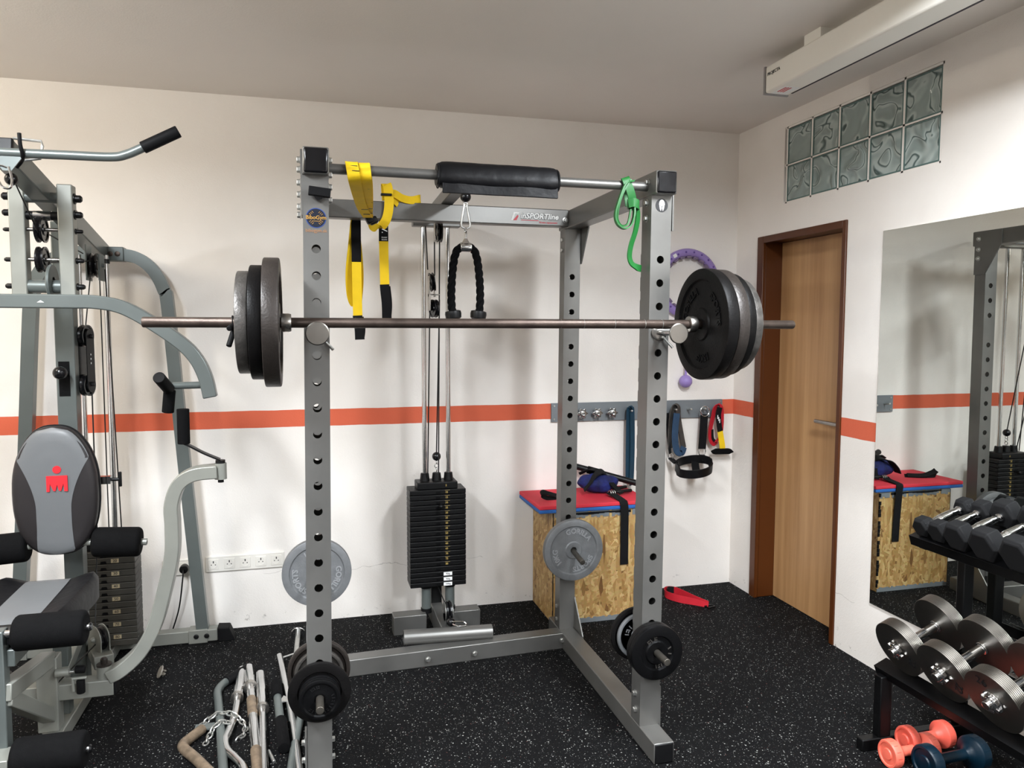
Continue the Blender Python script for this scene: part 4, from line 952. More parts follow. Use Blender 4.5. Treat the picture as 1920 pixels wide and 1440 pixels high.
# tube attachment lying on the rear beam
tb = thing('tube_handle', 'thick silver tube attachment resting on the lower rear beam of the rack', 'handle bar', (.6,3.42,.1))
m = MB(); m.lathe((.395,3.445,.1125),(1,-.03,-.022),[(.030,0),(.034,.001),(.0345,.42),(.030,.421),(.030,.40),(0,.40)],32); m.build('tube', 'rack_silver', tb)
m = MB(); c_ = curve([(.628,3.478,.152),(.640,3.462,.158),(.675,3.445,.160),(.690,3.438,.152),(.684,3.432,.146),(.650,3.440,.145),(.632,3.462,.146)],6); m.tube(c_, .0042, 10); m.build('carabiner', 'chrome', tb)

# pin lying on the floor behind the rack
pf = thing('rack_pin', 'spare chrome bar pin lying on the floor behind the upright with the gym sticker', 'rack pin', (-.085,3.7,0))
MB().cyl((-.085,3.80,.036),(-.092,3.58,.014),.0118).build('shaft', 'zinc', pf)
MB().lathe((-.085,3.80,.036),(.03,1,.1),[(0,0),(.033,0),(.035,.0015),(.035,.005),(.032,.007),(0,.007)],36).build('end_disc', 'chrome', pf)
MB().tube([(-.09,3.62,.018),(-.13,3.61,.012),(-.165,3.60,.008)],.005,10).build('lock_lever', 'zinc', pf)

# ------------------------------------------------------------------ multi-gym on the left
GX = -.945
G = thing('multi_gym', 'grey home multi-gym with padded back rest, foam rollers and weight stack', 'multi-gym', (GX,3.3,0))
def gp(mb, name, m='gym_paint', **k): return mb.build(name, m, k.pop('parent', G), **k)
gp(MB().boxr(-1.42,-.47,3.900,3.960,.004,.064), 'rear_base_beam', 'gym_paint_light', bevel=.004)
for s in (-1,1):
    x = GX + s*.478
    m = MB(); m.prism([(0,0),(.075*1,0),(.058,.066),(0,.070)] if s > 0 else [(0,0),(0,.070),(-.058,.066),(-.075,0)], (x,3.893,.0), (1,0,0), (0,0,1), -.0)
    m = MB(); pr = [(x,0),(x+s*.078,0),(x+s*.052,.066),(x-s*.004,.070)]
    m.add([(a,3.893,b) for a, b in pr] + [(a,3.967,b) for a, b in pr], [(0,1,2,3),(7,6,5,4),(0,4,5,1),(1,5,6,2),(2,6,7,3),(3,7,4,0)]); gp(m, 'rubber_foot', 'black_rubber', bevel=.004)
    # arched rear leg
    pts = [(GX+s*.405,3.93,.05),(GX+s*.345,3.93,.85),(GX+s*.292,3.93,1.62),(GX+s*.275,3.93,1.73),(GX+s*.228,3.93,1.825),(GX+s*.150,3.93,1.882),(GX+s*.03,3.93,1.892)]
    m = MB().rect(curve(pts,8), .050,.056,(0,1,0)); gp(m, 'rear_leg', bevel=.003)
    m = MB().boxr(GX+s*.375-.034,GX+s*.375+.034+.02*s,3.895,3.965,.0,.068); gp(m, 'leg_socket', 'gym_paint_light', bevel=.003)
    for dx in (-.018,.030): 
        m = MB().lathe((GX+s*(.395+dx),3.894,.036),(0,-1,0),[(0,0),(.012,0),(.012,.002),(.008,.006),(0,.007)],16); gp(m, 'bolt', 'black_plastic')
m = MB().boxr(GX-.11,GX+.11,3.895,3.965,1.860,1.925); gp(m, 'top_socket', bevel=.003)
for dx in (.055,.085): gp(MB().lathe((GX+dx,3.894,1.892),(0,-1,0),[(0,0),(.012,0),(.012,.002),(.006,.004),(0,.004)],16), 'bolt', 'bar_steel')
# guide rods and stack
for x in (-1.010,-.898):
    o = gp(MB().cyl((x,3.84,.06),(x,3.84,1.88),.0125,n=20), 'guide_rod', 'chrome')
    MB().cyl((x,3.84,1.842),(x,3.84,1.862),.017).build('rod_bush', 'black_plastic', o)
k0, k1, n = .075, .525, 15; hh = (k1-k0)/n
for i in range(n):
    zt = k1 - i*hh
    o = gp(MB().boxr(-1.065,-.805,3.770,3.905,zt-hh+.0018,zt), 'weight_plate', 'stack_brown', bevel=.0025)
    MB().prism([(-.014,0),(.014,0),(.010,.012),(-.010,.012)], (-.937,3.7705,zt-hh+.003), (1,0,0), (0,0,1), .0012).build('selector_slot', 'iron_black', o, smooth=0)
    if i % 2 == 1 and 20 <= 10*(i//2+1)+0 <= 70 or (i % 2 == 1 and i//2 == 0):
        MB().boxr(-.905,-.872,3.7688,3.7698,zt-hh+.006,zt-.006).build('number_tile', 'number_tan', o, smooth=0)
        t = MB(); text(t, str(10*(i//2+2)), .018, (-.8885,3.7685,zt-hh*.5), (1,0,0), (0,0,1), .0004, bold=True); t.build('weight_number', 'ink', o, smooth=0)
gp(MB().boxr(-1.04,-.83,3.785,3.895,.526,.575), 'top_plate', 'stack_black', bevel=.004)
# spine: main upright, boom, base beam
gp(MB().boxr(GX-.043,GX+.027,3.390,3.455,.06,1.97), 'main_upright', 'gym_paint', bevel=.004)
gp(MB().boxr(GX-.035,GX+.035,2.62,3.92,.004,.060), 'base_beam', 'gym_paint_light', bevel=.004)
gp(MB().bar((GX+.012,2.775,2.108),(GX+.012,3.93,1.895),.062,.075), 'boom', 'gym_paint', bevel=.004)
gp(MB().obox((GX+.012,2.768,2.1095),(1,0,0),(0,.983,-.184),(0,.184,.983),.064,.018,.078), 'end_cap', 'black_plastic', bevel=.004)
m = MB().boxr(GX-.033,GX+.007,3.3885,3.3905,1.275,1.415); gp(m, 'adjuster_slot', 'iron_black', smooth=0)
o = gp(MB().cyl((GX-.010,3.39,1.372),(GX-.010,3.345,1.372),.007), 'adjuster_stem', 'chrome'); MB().sphere((GX-.012,3.335,1.372),.0265).build('ball_knob', 'black_gloss', o)
# twin posts with pulleys and pins
for s in (-1,1):
    x = GX+.014+s*.078
    gp(MB().boxr(x-.0255,x+.0255,3.100,3.152,1.655,2.068), 'pivot_post', 'gym_paint_light', bevel=.004)
    for z, rr in ((2.020,.017),(1.962,.015),(1.902,.009),(1.795,.010),(1.70,.012)):
        m = MB().lathe((x+s*.0255,3.126,z),(s,0,0),[(0,0),(rr*1.15,0),(rr*1.15,.004),(rr*.8,.005),(rr*.8,.020),(rr*.5,.026),(0,.026)],12); gp(m, 'bolt', 'black_plastic')
for z, rr, mm in ((2.02,.020,'gym_paint'),(1.955,.016,'black_plastic'),(1.905,.007,'steel_bright'),(1.797,.007,'steel_bright'),(1.70,.024,'gym_paint')):
    gp(MB().cyl((GX+.014-.055,3.126,z),(GX+.014+.055,3.126,z),rr), 'cross_pin', mm)
gp(MB().cyl((GX-.015,3.126,1.955),(GX+.042,3.126,1.955),.0175), 'pin_sleeve', 'chrome')
for z in (1.905,1.797): gp(pulley_mb((GX+.006,3.126,z),(1,0,0),.047,.026), 'pulley', 'black_gloss')
m = MB().lathe((GX+.030,3.126,1.715),(1,0,0),[(.02,0),(.064,0),(.066,.003),(.064,.010),(.02,.010)],36); o = gp(m, 'adjuster_disc', 'gym_paint')
m = MB()
for k in range(9):
    a = math.radians(-70+k*22); m.cyl((GX+.0285,3.126-.052*math.cos(a),1.715+.052*math.sin(a)),(GX+.0300,3.126-.052*math.cos(a),1.715+.052*math.sin(a)),.0042,n=10)
m.build('disc_hole', 'sticker_white', o)
for s in (-1,1):
    gp(MB().obox((GX+.035,3.58,1.79+.02*s),(0,1,0),(1,0,0),(0,0,1),.001,.001,.001), 'spacer', 'black_plastic') if False else None
o = gp(pulley_mb((GX+.060,3.60,1.815),(1,.1,0),.052,.026), 'pulley', 'black_gloss')
m = MB().boxr(GX+.083,GX+.089,3.56,3.64,1.75,1.86).boxr(GX+.035,GX+.040,3.56,3.64,1.75,1.90); m.lathe((GX+.089,3.60,1.815),(1,0,0),[(0,0),(.010,0),(.008,.010),(0,.010)],12); m.build('pulley_bracket', 'gym_paint', o)
# press arm with grips
m = MB()
for s in (-1,1):
    pass
pts = [(.56,1.285),(.545,1.36),(.515,1.43),(.465,1.49),(.36,1.570),(.265,1.625),(.18,1.643),(.09,1.645)]
pp = [V((GX+.010-a,3.092,z)) for a, z in pts] + [V((GX+.010+a,3.092,z)) for a, z in pts[::-1]]
gp(MB().rect(curve(pp,6), .050,.050,(0,1,0)), 'press_arm', bevel=.004)
t = MB().prism([(-.012,0),(.012,0),(0,.008)], (GX+.012,3.0655,1.640), (1,0,0), (0,0,1), .0006); gp(t, 'warning_triangle', 'sticker_white', smooth=0)
for s in (-1,1):
    x = GX+.010
    gp(MB().cyl((x+s*.545,3.092,1.333),(x+s*.430,3.070,1.333),.0135), 'grip_tube', 'gym_paint')
    gp(MB().rcyl((x+s*.418,3.062,1.322),(x+s*.402,2.965,1.372),.0215,.003), 'foam_grip', 'black_rubber')
    gp(MB().rcyl((x+s*.420,3.068,1.318),(x+s*.410,3.075,1.232),.0215,.004), 'foam_grip', 'black_foam')
# curved lower arms with hanging grips
for s in (-1,1):
    x = GX
    pts = [(.185,.235),(.235,.260),(.300,.322),(.352,.42),(.392,.56),(.420,.69),(.424,.80),(.424,.88),(.450,.955),(.505,.992),(.590,1.000)]
    m = MB().rect(curve([(x+s*a,3.085,z) for a, z in pts],7), .072,.050,(0,1,0)); gp(m, 'lower_arm', 'gym_paint_light', bevel=.004)
    m = MB().cyl((x+s*.168,3.085,.188),(x+s*.168,3.085,.275),.0255); o = gp(m, 'arm_pivot', 'gym_paint_light'); MB().lathe((x+s*.168,3.085,.275),(0,0,1),[(0,0),(.027,0),(.027,.006),(.013,.008),(.013,.024),(.008,.030),(0,.030)],18).build('pivot_bolt', 'cast_brown', o)
    m = MB().cyl((x+s*.600,3.085,.968),(x+s*.600,3.085,1.030),.0225); o = gp(m, 'arm_end', 'gym_paint_light'); m = MB().cyl((x+s*.600,3.085,.955),(x+s*.600,3.085,.968),.011); m.cyl((x+s*.600,3.085,1.03),(x+s*.600,3.085,1.042),.018); m.build('pivot_bolt', 'black_plastic', o)
    m = MB().rect(curve([(x+s*.600,3.080,1.044),(x+s*.545,3.075,1.072),(x+s*.500,3.070,1.10),(x+s*.474,3.068,1.115)],6), .034,.006,(0,1,0)); gp(m, 'grip_strap', 'black_plastic')
    gp(MB().rcyl((x+s*.474,3.068,1.112),(x+s*.474,3.068,1.245),.0225,.003), 'foam_grip', 'black_foam')
# lower cross beam, front post, seat support
gp(MB().boxr(GX-.205,GX+.205,3.052,3.118,.168,.228), 'cross_beam', 'gym_paint_light', bevel=.003)
for s in (-1,1): gp(MB().boxr(GX+s*.208-.005,GX+s*.208+.005,3.054,3.116,.170,.226), 'end_cap', 'black_plastic', bevel=.002)
gp(MB().boxr(GX-.048,GX+.022,3.035,3.100,.060,.340), 'front_post', 'gym_paint_light', bevel=.004)
gp(MB().bar((GX-.012,3.06,.33),(GX-.012,2.64,.40),.05,.055), 'lever_bracket', 'gym_paint_light', bevel=.004)
gp(MB().bar((GX-.012,3.07,.105),(GX-.012,2.66,.375),.045,.05), 'front_brace', 'gym_paint_light', bevel=.004)
gp(MB().boxr(GX-.030,GX+.022,3.17,3.22,.06,.56), 'seat_post', 'gym_paint', bevel=.003)
gp(MB().bar((GX,3.40,.30),(GX,3.10,.20),.05,.05), 'spine_brace', 'gym_paint_light', bevel=.004)
gp(MB().bar((GX+.03,3.50,.20),(GX+.14,3.20,.24),.07,.05), 'pulley_carrier', 'gym_paint_light', bevel=.004)
m = MB().cyl((GX+.02,3.03,.285),(GX+.065,3.03,.285),.0145); o = gp(m, 'lock_sleeve', 'gym_paint_light'); m = MB().cyl((GX+.065,3.03,.285),(GX+.09,3.03,.285),.005); m.build('lock_pin', 'zinc', o)
gp(MB().rcyl((GX+.085,3.03,.292),(GX+.118,3.03,.290),.0145,.003), 'lock_knob', 'black_rubber')
gp(MB().rcyl((GX+.104,3.02,.205),(GX+.104,3.02,.255),.0145,.003), 'lock_knob', 'black_rubber')
gp(MB().tube([(GX+.080,3.02,.215),(GX+.078,3.02,.262),(GX+.125,3.02,.262)],.006,8), 'lock_bracket', 'gym_paint_light')
m = pulley_mb((GX+.098,3.30,.300),(.77,.64,0),.050,.024); o = gp(m, 'pulley', 'black_gloss')
m = MB()
PA = V((.77,.64,0)); PP = V((GX+.098,3.30,.300)); PB = V((-.64,.77,0))
for dx in (-.019,.015):
    m.lathe(PP+PA*dx,PA,[(0,0),(.054,0),(.054,.004),(0,.004)],32); m.obox(PP+PA*(dx+.002)-V((0,0,.04)),PA,PB,(0,0,1),.004,.106,.08)
m.lathe(PP-PA*.019,-PA,[(0,0),(.011,0),(.011,.006),(.006,.014),(0,.014)],12); m.build('pulley_cheek', 'gym_paint_light', o)
# back rest
BRC = V((-.955,3.225,.925)); BW, BH = .148, .250
def egg(k, sx=1.0, sz=1.0):
    a = 2*PI*k/64; c_, s_ = math.cos(a), math.sin(a)
    e = .72
    x = BW*sx*math.copysign(abs(c_)**e, c_); z = BH*sz*math.copysign(abs(s_)**.80, s_)
    x *= 1 - .20*max(0, z/BH)**2 - .10*max(0,-z/BH)**3
    return x, z
br = MB(); rings = []
for t_, sc_ in ((.045,.97),(.035,1.0),(.0,1.0),(-.016,.985),(-.026,.93),(-.032,.80),(-.036,.55),(-.037,.25)):
    rings.append([BRC + V((egg(k,sc_,sc_)[0], t_, egg(k,sc_,sc_)[1])) for k in range(64)])
vs = [p for r_ in rings for p in r_] + [BRC + V((0,-.0375,0)), BRC + V((0,.045,0))]; fs = []
for i in range(len(rings)-1):
    for k in range(64): fs.append((i*64+k, i*64+(k+1)%64, (i+1)*64+(k+1)%64, (i+1)*64+k))
L0 = (len(rings)-1)*64
for k in range(64): fs.append((L0+k, L0+(k+1)%64, len(vs)-2)); fs.append(((k+1)%64, k, len(vs)-1))
br.add(vs, fs); o = gp(br, 'back_rest', 'dark_vinyl', smooth=50)
# grey waisted centre panel following the pad's surface
def surf(x, z):
    q = max(abs(x)/BW, 1e-6); best = 1.0
    lo, hi = .02, 1.0
    for _ in range(18):
        mid = (lo+hi)/2
        ins = False
        a = math.atan2(abs(z)/BH, abs(x)/BW)
        # radius test through the outline
        kx, kz = x/mid, z/mid
        az = min(1, abs(kz)/BH) ** (1/.80); cx_ = math.sqrt(max(0, 1-az*az))
        lim = BW*(cx_**.72)*(1 - .20*max(0, kz/BH)**2 - .10*max(0,-kz/BH)**3)
        if abs(kz) <= BH and abs(kx) <= lim: hi = mid
        else: lo = mid
    s_ = hi
    tab = ((.0,-.0375),(.25,-.037),(.55,-.036),(.80,-.032),(.93,-.026),(.985,-.016),(1.0,0))
    for (a, b), (c_, d_) in zip(tab[:-1], tab[1:]):
        if s_ <= c_: return b + (d_-b)*(s_-a)/(c_-a)
    return 0
pn = MB(); vs = []; fs = []; nz_, nx_ = 44, 14
for i in range(nz_+1):
    z = -BH*.985 + 2*BH*.985*i/nz_; zz = z/BH
    az = min(1, abs(z)/BH/.985) ** (1/.80); out = BW*.955*(math.sqrt(max(0,1-az*az))**.72)*(1-.20*max(0,zz)**2-.10*max(0,-zz)**3)
    waist = .060 + .10*max(0, zz+.25)**1.7 + .012*max(0,-.55-zz)
    hw = max(.004, min(out, waist))
    for j in range(nx_+1):
        x = -hw + 2*hw*j/nx_; vs.append(BRC + V((x, surf(x,z) - .0022, z)))
for i in range(nz_):
    for j in range(nx_): a = i*(nx_+1)+j; fs.append((a, a+1, a+nx_+2, a+nx_+1))
pn.add(vs, fs); pn.build('grey_panel', 'grey_vinyl', o, smooth=60)
t = MB(); lx, ly = BRC.x+.016, 3.1845; 
t.lathe((lx,ly+.002,BRC.z+.088),(0,-1,0),[(0,0),(.0145,0),(.0145,.003),(0,.003)],28)
t.prism([(-.036,-.030),(-.026,-.030),(-.024,.000),(-.013,-.028),(-.006,-.028),(0,-.004),(.006,-.028),(.013,-.028),(.022,.0),(.024,-.030),(.036,-.030),(.036,.030),(-.036,.030)], (lx,ly-.001,BRC.z+.035), (1,0,0), (0,0,1), .003); t.build('red_emblem', 'logo_red', o, smooth=0)
m = MB(); m.sweep([BRC + V((egg(k,1.006,1.006)[0], .012, egg(k,1.006,1.006)[1])) for k in range(64)], [(.0035*math.cos(q), .0035*math.sin(q)) for q in (0,1.26,2.51,3.77,5.03)], (0,1,0), True); m.build('piping', 'black_vinyl', o)
gp(MB().boxr(GX-.03,GX+.03,3.26,3.40,.80,.85).boxr(GX-.03,GX+.03,3.26,3.40,1.02,1.07), 'back_rest_mount', 'gym_paint', bevel=.003)
m = MB().rcyl((GX+.165,3.30,.945),(GX+.195,3.30,.945),.007,.002); m.rcyl((GX+.197,3.30,.915),(GX+.197,3.30,.975),.0065,.003); gp(m, 'adjuster_handle', 'black_plastic')
gp(MB().boxr(GX+.04,GX+.165,3.285,3.315,.93,.96), 'adjuster_arm', 'chrome')
# foam rollers behind the seat
for s in (-1,1):
    x = GX-.004
    o = gp(MB().cyl((x+s*.02,3.235,.718),(x+s*.305,3.235,.700),.0135), 'roller_tube', 'gym_paint_light')
    MB().rcyl((x+s*.112,3.235,.712),(x+s*.285,3.235,.702),.058,.016).build('foam_roller', 'black_foam', o)
    m = MB().lathe((x+s*.3052,3.235,.700),(s,0,0),[(.0105,0),(.0,.0)],20); m.build('tube_bore', 'iron_black', o)
# seat
o = None
def seat_out(y):  # half width along the seat
    return .175 if y > 3.0 else .175 - .015*(3.0-y)/.35
m = MB(); vs = []; fs = []; ny, nx_ = 16, 20
for i in range(ny+1):
    y = 2.66 + .47*i/ny; w_ = seat_out(y)*(1-.18*abs(2*i/ny-1)**6)
    for j in range(nx_+1):
        q = -1+2*j/nx_; x = GX-.005 + w_*q
        z = .606 + .030*max(0,(abs(q)-.42)/.58)**1.0 *(1 if abs(q) > .42 else 0) - .028*max(0,(abs(q)-.86)/.14)**2 - .03*max(0,(abs(2*i/ny-1)-.8)/.2)**2 + .012*(i/ny)
        vs.append(V((x,y,z)))
nn = len(vs)
for i in range(ny+1):
    for j in range(nx_+1): p_ = vs[i*(nx_+1)+j]; vs.append(V((p_.x,p_.y,.548)))
for i in range(ny):
    for j in range(nx_): a = i*(nx_+1)+j; fs.append((a,a+1,a+nx_+2,a+nx_+1)); fs.append((nn+a,nn+a+nx_+1,nn+a+nx_+2,nn+a+1))
for i in range(ny):
    a = i*(nx_+1); fs.append((a,a+nx_+1,nn+a+nx_+1,nn+a)); a += nx_; fs.append((a,nn+a,nn+a+nx_+1,a+nx_+1))
for j in range(nx_):
    fs.append((j,nn+j,nn+j+1,j+1)); a = ny*(nx_+1)+j; fs.append((a,a+1,nn+a+1,nn+a))
m.add(vs, fs); o = gp(m, 'seat', 'black_vinyl', smooth=50)
m = MB(); vs = []; fs = []
for i in range(ny+1):
    y = 2.664 + .462*i/ny
    for j in range(9):
        q = -.44+.88*j/8; vs.append(V((GX-.005+q*.170*(1-.12*abs(2*i/ny-1)**6), y, .6085 - .03*max(0,(abs(2*i/ny-1)-.8)/.2)**2 + .012*(i/ny) + (.0006 if abs(q) > .42 else 0))))
for i in range(ny):
    for j in range(8): a = i*9+j; fs.append((a,a+1,a+10,a+9))
m.add(vs, fs); m.build('grey_panel', 'grey_vinyl', o, smooth=60)
gp(MB().boxr(GX-.12,GX+.12,2.72,3.08,.530,.548), 'seat_board', 'black_plastic', bevel=.003)
gp(MB().boxr(GX-.03,GX+.02,2.66,3.20,.475,.530), 'seat_rail', 'gym_paint', bevel=.003)
# leg developer
gp(MB().boxr(GX-.048,GX-.002,2.632,2.680,.160,.600), 'leg_lever', 'gym_paint', bevel=.003)
for z, y, r_ in ((.585,2.655,.056),(.205,2.600,.060)):
    for s in (-1,1):
        x = GX-.006
        o = gp(MB().cyl((x+s*.002,y,z),(x+s*.245,y,z),.0125), 'roller_tube', 'chrome')
        MB().rcyl((x+s*.030,y,z),(x+s*.235,y,z),r_,.014).build('foam_roller', 'black_foam', o)
        MB().lathe((x+s*.2455,y,z),(s,0,0),[(0,0),(.014,0),(.010,.006),(0,.007)],16).build('tube_cap', 'black_gloss', o)
gp(MB().boxr(GX-.036,GX+.024,2.55,2.64,.185,.225), 'leg_lever_foot', 'gym_paint_light', bevel=.003)
gp(MB().boxr(GX-.02,GX+.13,2.52,2.58,.03,.12), 'front_stop', 'gym_paint_light', bevel=.003)
# lower cables
m = MB()
m.tube([(GX+.008,3.126-.04,1.89),(GX+.012,2.82,2.06)],.0025,8); m.tube([(GX+.006,3.17,1.90),(GX+.03,3.55,1.86)],.0025,8); m.tube([(GX+.006,3.17,1.79),(GX+.05,3.56,1.83)],.0025,8)
m.tube([(GX+.10,3.60,1.80),(GX+.115,3.66,.62)],.0028,8); m.tube([(GX+.038,3.50,1.52),(GX+.055,3.56,1.79)],.0025,8); m.tube([(GX+.062,3.48,1.32),(GX+.066,3.46,.70),(GX+.07,3.36,.31)],.0028,8); m.tube([(GX+.02,3.84,1.86),(GX+.02,3.84,.57)],.0028,8); m.tube([(GX+.095,3.26,.29),(GX+.02,3.05,.24)],.0025,8)
gp(m, 'cable', 'cable_black')
# floating double pulley
pr = []
for k in range(24):
    a = 2*PI*k/24; s_ = math.sin(a); pr.append((.030*math.cos(a), (.102 if s_ > 0 else -.102) + .030*s_))
for dx in (.030,.062): 
    o = gp(MB().prism(pr, (GX+dx,3.47,1.415), (.25,1,0), (0,0,1), .004), 'pulley_plate', 'black_gloss' if dx < .05 else 'black_plastic', bevel=.001)
    if dx > .05:
        t = MB()
        for k in range(3): t.cyl((GX+dx+.004,3.466,1.44-.018*k),(GX+dx+.0056,3.466,1.44-.018*k),.004,n=10)
        t.build('plate_hole', 'sticker_white', o)
        t = MB()
        for z in (1.515,1.318): t.hexhead((GX+dx+.004,3.47,z),(1,-.25,0),.009,.012)
        t.build('bolt', 'black_plastic', o)
for z in (1.517,1.313): gp(pulley_mb((GX+.048,3.47,z),(1,-.25,0),.045,.024), 'pulley', 'black_gloss')
# lat pull-down bar parked on the boom hooks
lb = thing('lat_bar', 'grey lat pull-down bar with black end grips on top of the multi-gym', 'lat bar', (GX,2.74,2.09))
pts = [(.53,2.190),(.42,2.130),(.375,2.108),(.33,2.098),(.20,2.096),(0,2.094)]
pp = [V((GX+.003-a,2.728,z)) for a, z in pts] + [V((GX+.003+a,2.728,z)) for a, z in pts[::-1][1:]]
MB().tube(curve(pp,8), .0145, 16).build('bar', 'gym_paint', lb)
for s in (-1,1): MB().rcyl((GX+.003+s*.425,2.728,2.1325),(GX+.003+s*.535,2.728,2.1925),.0195,.003).build('grip', 'black_rubber', lb)
MB().prism([(-.045,.0),(.045,.0),(.012,-.045),(-.012,-.045)][::-1], (GX+.040,2.726,2.083), (1,0,0), (0,0,1), .005).build('centre_plate', 'gym_paint', lb)
m = MB().tube(curve([(GX+.04,2.724,2.047),(GX+.020,2.722,2.052),(GX+.008,2.722,2.035),(GX+.022,2.722,1.99),(GX+.045,2.722,1.985),(GX+.052,2.722,2.01),(GX+.045,2.722,2.05)],6),.004,8); m.build('carabiner', 'chrome', lb)
m = MB().tube(curve([(GX+.050,2.775,2.06),(GX+.070,2.755,2.075),(GX+.087,2.715,2.085),(GX+.086,2.700,2.115),(GX+.084,2.702,2.15)],6),.006,10); gp(m, 'bar_hook', 'black_rubber'); m = MB().tube(curve([(GX-.030,2.775,2.06),(GX-.050,2.755,2.075),(GX-.064,2.715,2.085),(GX-.064,2.700,2.115),(GX-.063,2.702,2.15)],6),.006,10); gp(m, 'bar_hook', 'black_rubber')
m = MB().tube([(GX+.035,2.80,2.155),(GX+.115,2.80,2.150),(GX+.118,2.80,2.135),(GX+.110,2.80,2.095),(GX+.042,2.81,2.085)],.0045,8); gp(m, 'wire_guard', 'zinc')
gp(MB().sphere((GX+.025,2.80,2.025),.020), 'cable_stop', 'black_gloss')

# ------------------------------------------------------------------ loose bars on the floor
def floor_bar(name, label, pts, r_, m_, extra=(), n=8):
    o = thing(name, label, 'bar', tuple(pts[0][:2])+(0,))
    MB().tube(curve(pts,n), r_, 16).build('bar', m_, o)
    for nm, mb, mm in extra: mb.build(nm, mm, o)
    return o
floor_bar('bent_handle', 'rusty bent steel handle lying by itself nearest the multi-gym', [(-.425,3.000,.020),(-.452,2.955,.020),(-.478,2.905,.0195),(-.470,2.870,.0195),(-.425,2.800,.0195),(-.39,2.74,.0195),(-.345,2.66,.0195)], .0185, 'rust_steel')
floor_bar('curved_lat_bar', 'grey painted bar with a black grip and a chain round it, on the floor', [(-.36,3.43,.018),(-.392,3.37,.018),(-.404,3.31,.018),(-.392,3.22,.0175),(-.367,3.05,.0175),(-.330,2.78,.0175),(-.29,2.5,.0175),(-.26,2.30,.0175)], .0165, 'gym_paint',
          [('grip', MB().rcyl((-.378,3.392,.0215),(-.290,3.510,.0215),.021,.004), 'black_rubber'), ('centre_plate', MB().boxr(-.455,-.385,3.00,3.045,.012,.018), 'gym_paint')])
floor_bar('curl_bar', 'chrome cranked curl bar with threaded end lying beside the chain', [(-.322,3.48,.020),(-.319,3.25,.018),(-.316,3.09,.018),(-.326,2.96,.018),(-.333,2.89,.018),(-.318,2.82,.018),(-.285,2.76,.018),(-.250,2.68,.018),(-.235,2.55,.018),(-.235,2.38,.018)], .0155, 'chrome',
          [('sleeve', MB().rcyl((-.3225,3.49,.021),(-.3195,3.235,.020),.0205,.003), 'chrome'), ('collar', MB().cyl((-.3195,3.232,.022),(-.319,3.212,.022),.0255), 'steel_bright')])
floor_bar('straight_bar', 'chrome and rust straight bar with threaded end, in the middle of the floor bars', [(-.294,3.49,.021),(-.262,3.20,.019),(-.229,2.90,.019),(-.19,2.55,.019),(-.165,2.3,.019)], .0185, 'chrome',
          [('sleeve', MB().rcyl((-.2945,3.50,.0225),(-.276,3.33,.0215),.0215,.003), 'chrome'), ('collar', MB().cyl((-.275,3.315,.024),(-.272,3.29,.024),.0275), 'steel_bright'), ('rust_band', MB().cyl((-.262,3.20,.0192),(-.246,3.055,.0192),.0192), 'rust_steel'), ('rust_band', MB().cyl((-.218,2.80,.0192),(-.18,2.45,.0192),.0192), 'rust_steel')])
floor_bar('short_bar', 'thin chrome bar with a long threaded end, third of the threaded floor bars', [(-.240,3.415,.0205),(-.222,3.20,.018),(-.205,3.0,.018),(-.185,2.72,.018),(-.16,2.40,.018)], .0145, 'chrome',
          [('sleeve', MB().rcyl((-.2405,3.425,.0215),(-.2135,3.11,.0205),.0205,.003), 'chrome'), ('collar', MB().cyl((-.2133,3.108,.0225),(-.2118,3.09,.0225),.0255), 'steel_bright')])
floor_bar('row_handle', 'short grey handle with two black foam grips on the floor', [(-.168,3.30,.021),(-.150,3.10,.021),(-.122,2.80,.021)], .0165, 'gym_paint',
          [('foam_grip', MB().rcyl((-.1695,3.315,.0235),(-.158,3.185,.0235),.0225,.005), 'black_foam'), ('foam_grip', MB().rcyl((-.1385,2.985,.0235),(-.118,2.775,.0235),.0235,.006), 'black_foam')])
floor_bar('long_bar', 'long chrome bar running under the front plates of the rack', [(-.166,3.61,.0155),(-.142,3.40,.0155),(-.103,3.06,.0155),(-.066,2.66,.0155),(-.045,2.40,.0155)], .0150, 'chrome',
          [('bracket', MB().prism([(0,0),(.06,0),(.03,.05)], (-.150,3.12,.030), (.3,1,0), (1,-.3,0), .004), 'zinc')])
floor_bar('grey_bar', 'grey steel bar half hidden beside the upright with the gym sticker', [(-.062,3.02,.0155),(-.085,2.75,.0155),(-.10,2.45,.0155)], .0150, 'gym_paint')
m = MB().rcyl((-.173,2.80,.008),(-.150,2.72,.008),.0065,.002); single('steel_peg', m, 'zinc', 'tiny steel peg lying between the floor bars', 'peg')
# chain round the grey bar
m = MB()
def chain(pts, L=.032):
    c_ = curve(pts, 10); d_ = 0; q = 0; last = c_[0]
    tot = [0]
    for a, b_ in zip(c_[:-1], c_[1:]): tot.append(tot[-1]+(b_-a).length)
    k = int(tot[-1]/(L*.72)); out = []
    def at_(s_):
        for i in range(len(tot)-1):
            if tot[i+1] >= s_: return c_[i].lerp(c_[i+1], (s_-tot[i])/max(1e-9, tot[i+1]-tot[i]))
        return c_[-1]
    for i in range(k):
        s_ = i*L*.72; p0 = at_(s_); p1 = at_(min(tot[-1], s_+L)); t_ = (p1-p0).normalized(); cc = (p0+p1)/2
        up_ = V((0,0,1)) if i % 2 else t_.cross(V((0,0,1))).normalized()
        up_ = (up_ - t_*up_.dot(t_)).normalized(); lk = []
        for j in range(16):
            a = 2*PI*j/16; lk.append(cc + t_*(L*.5*math.cos(a)) + up_*(L*.30*math.sin(a)))
        m.tube(lk, .0032, 6, True)
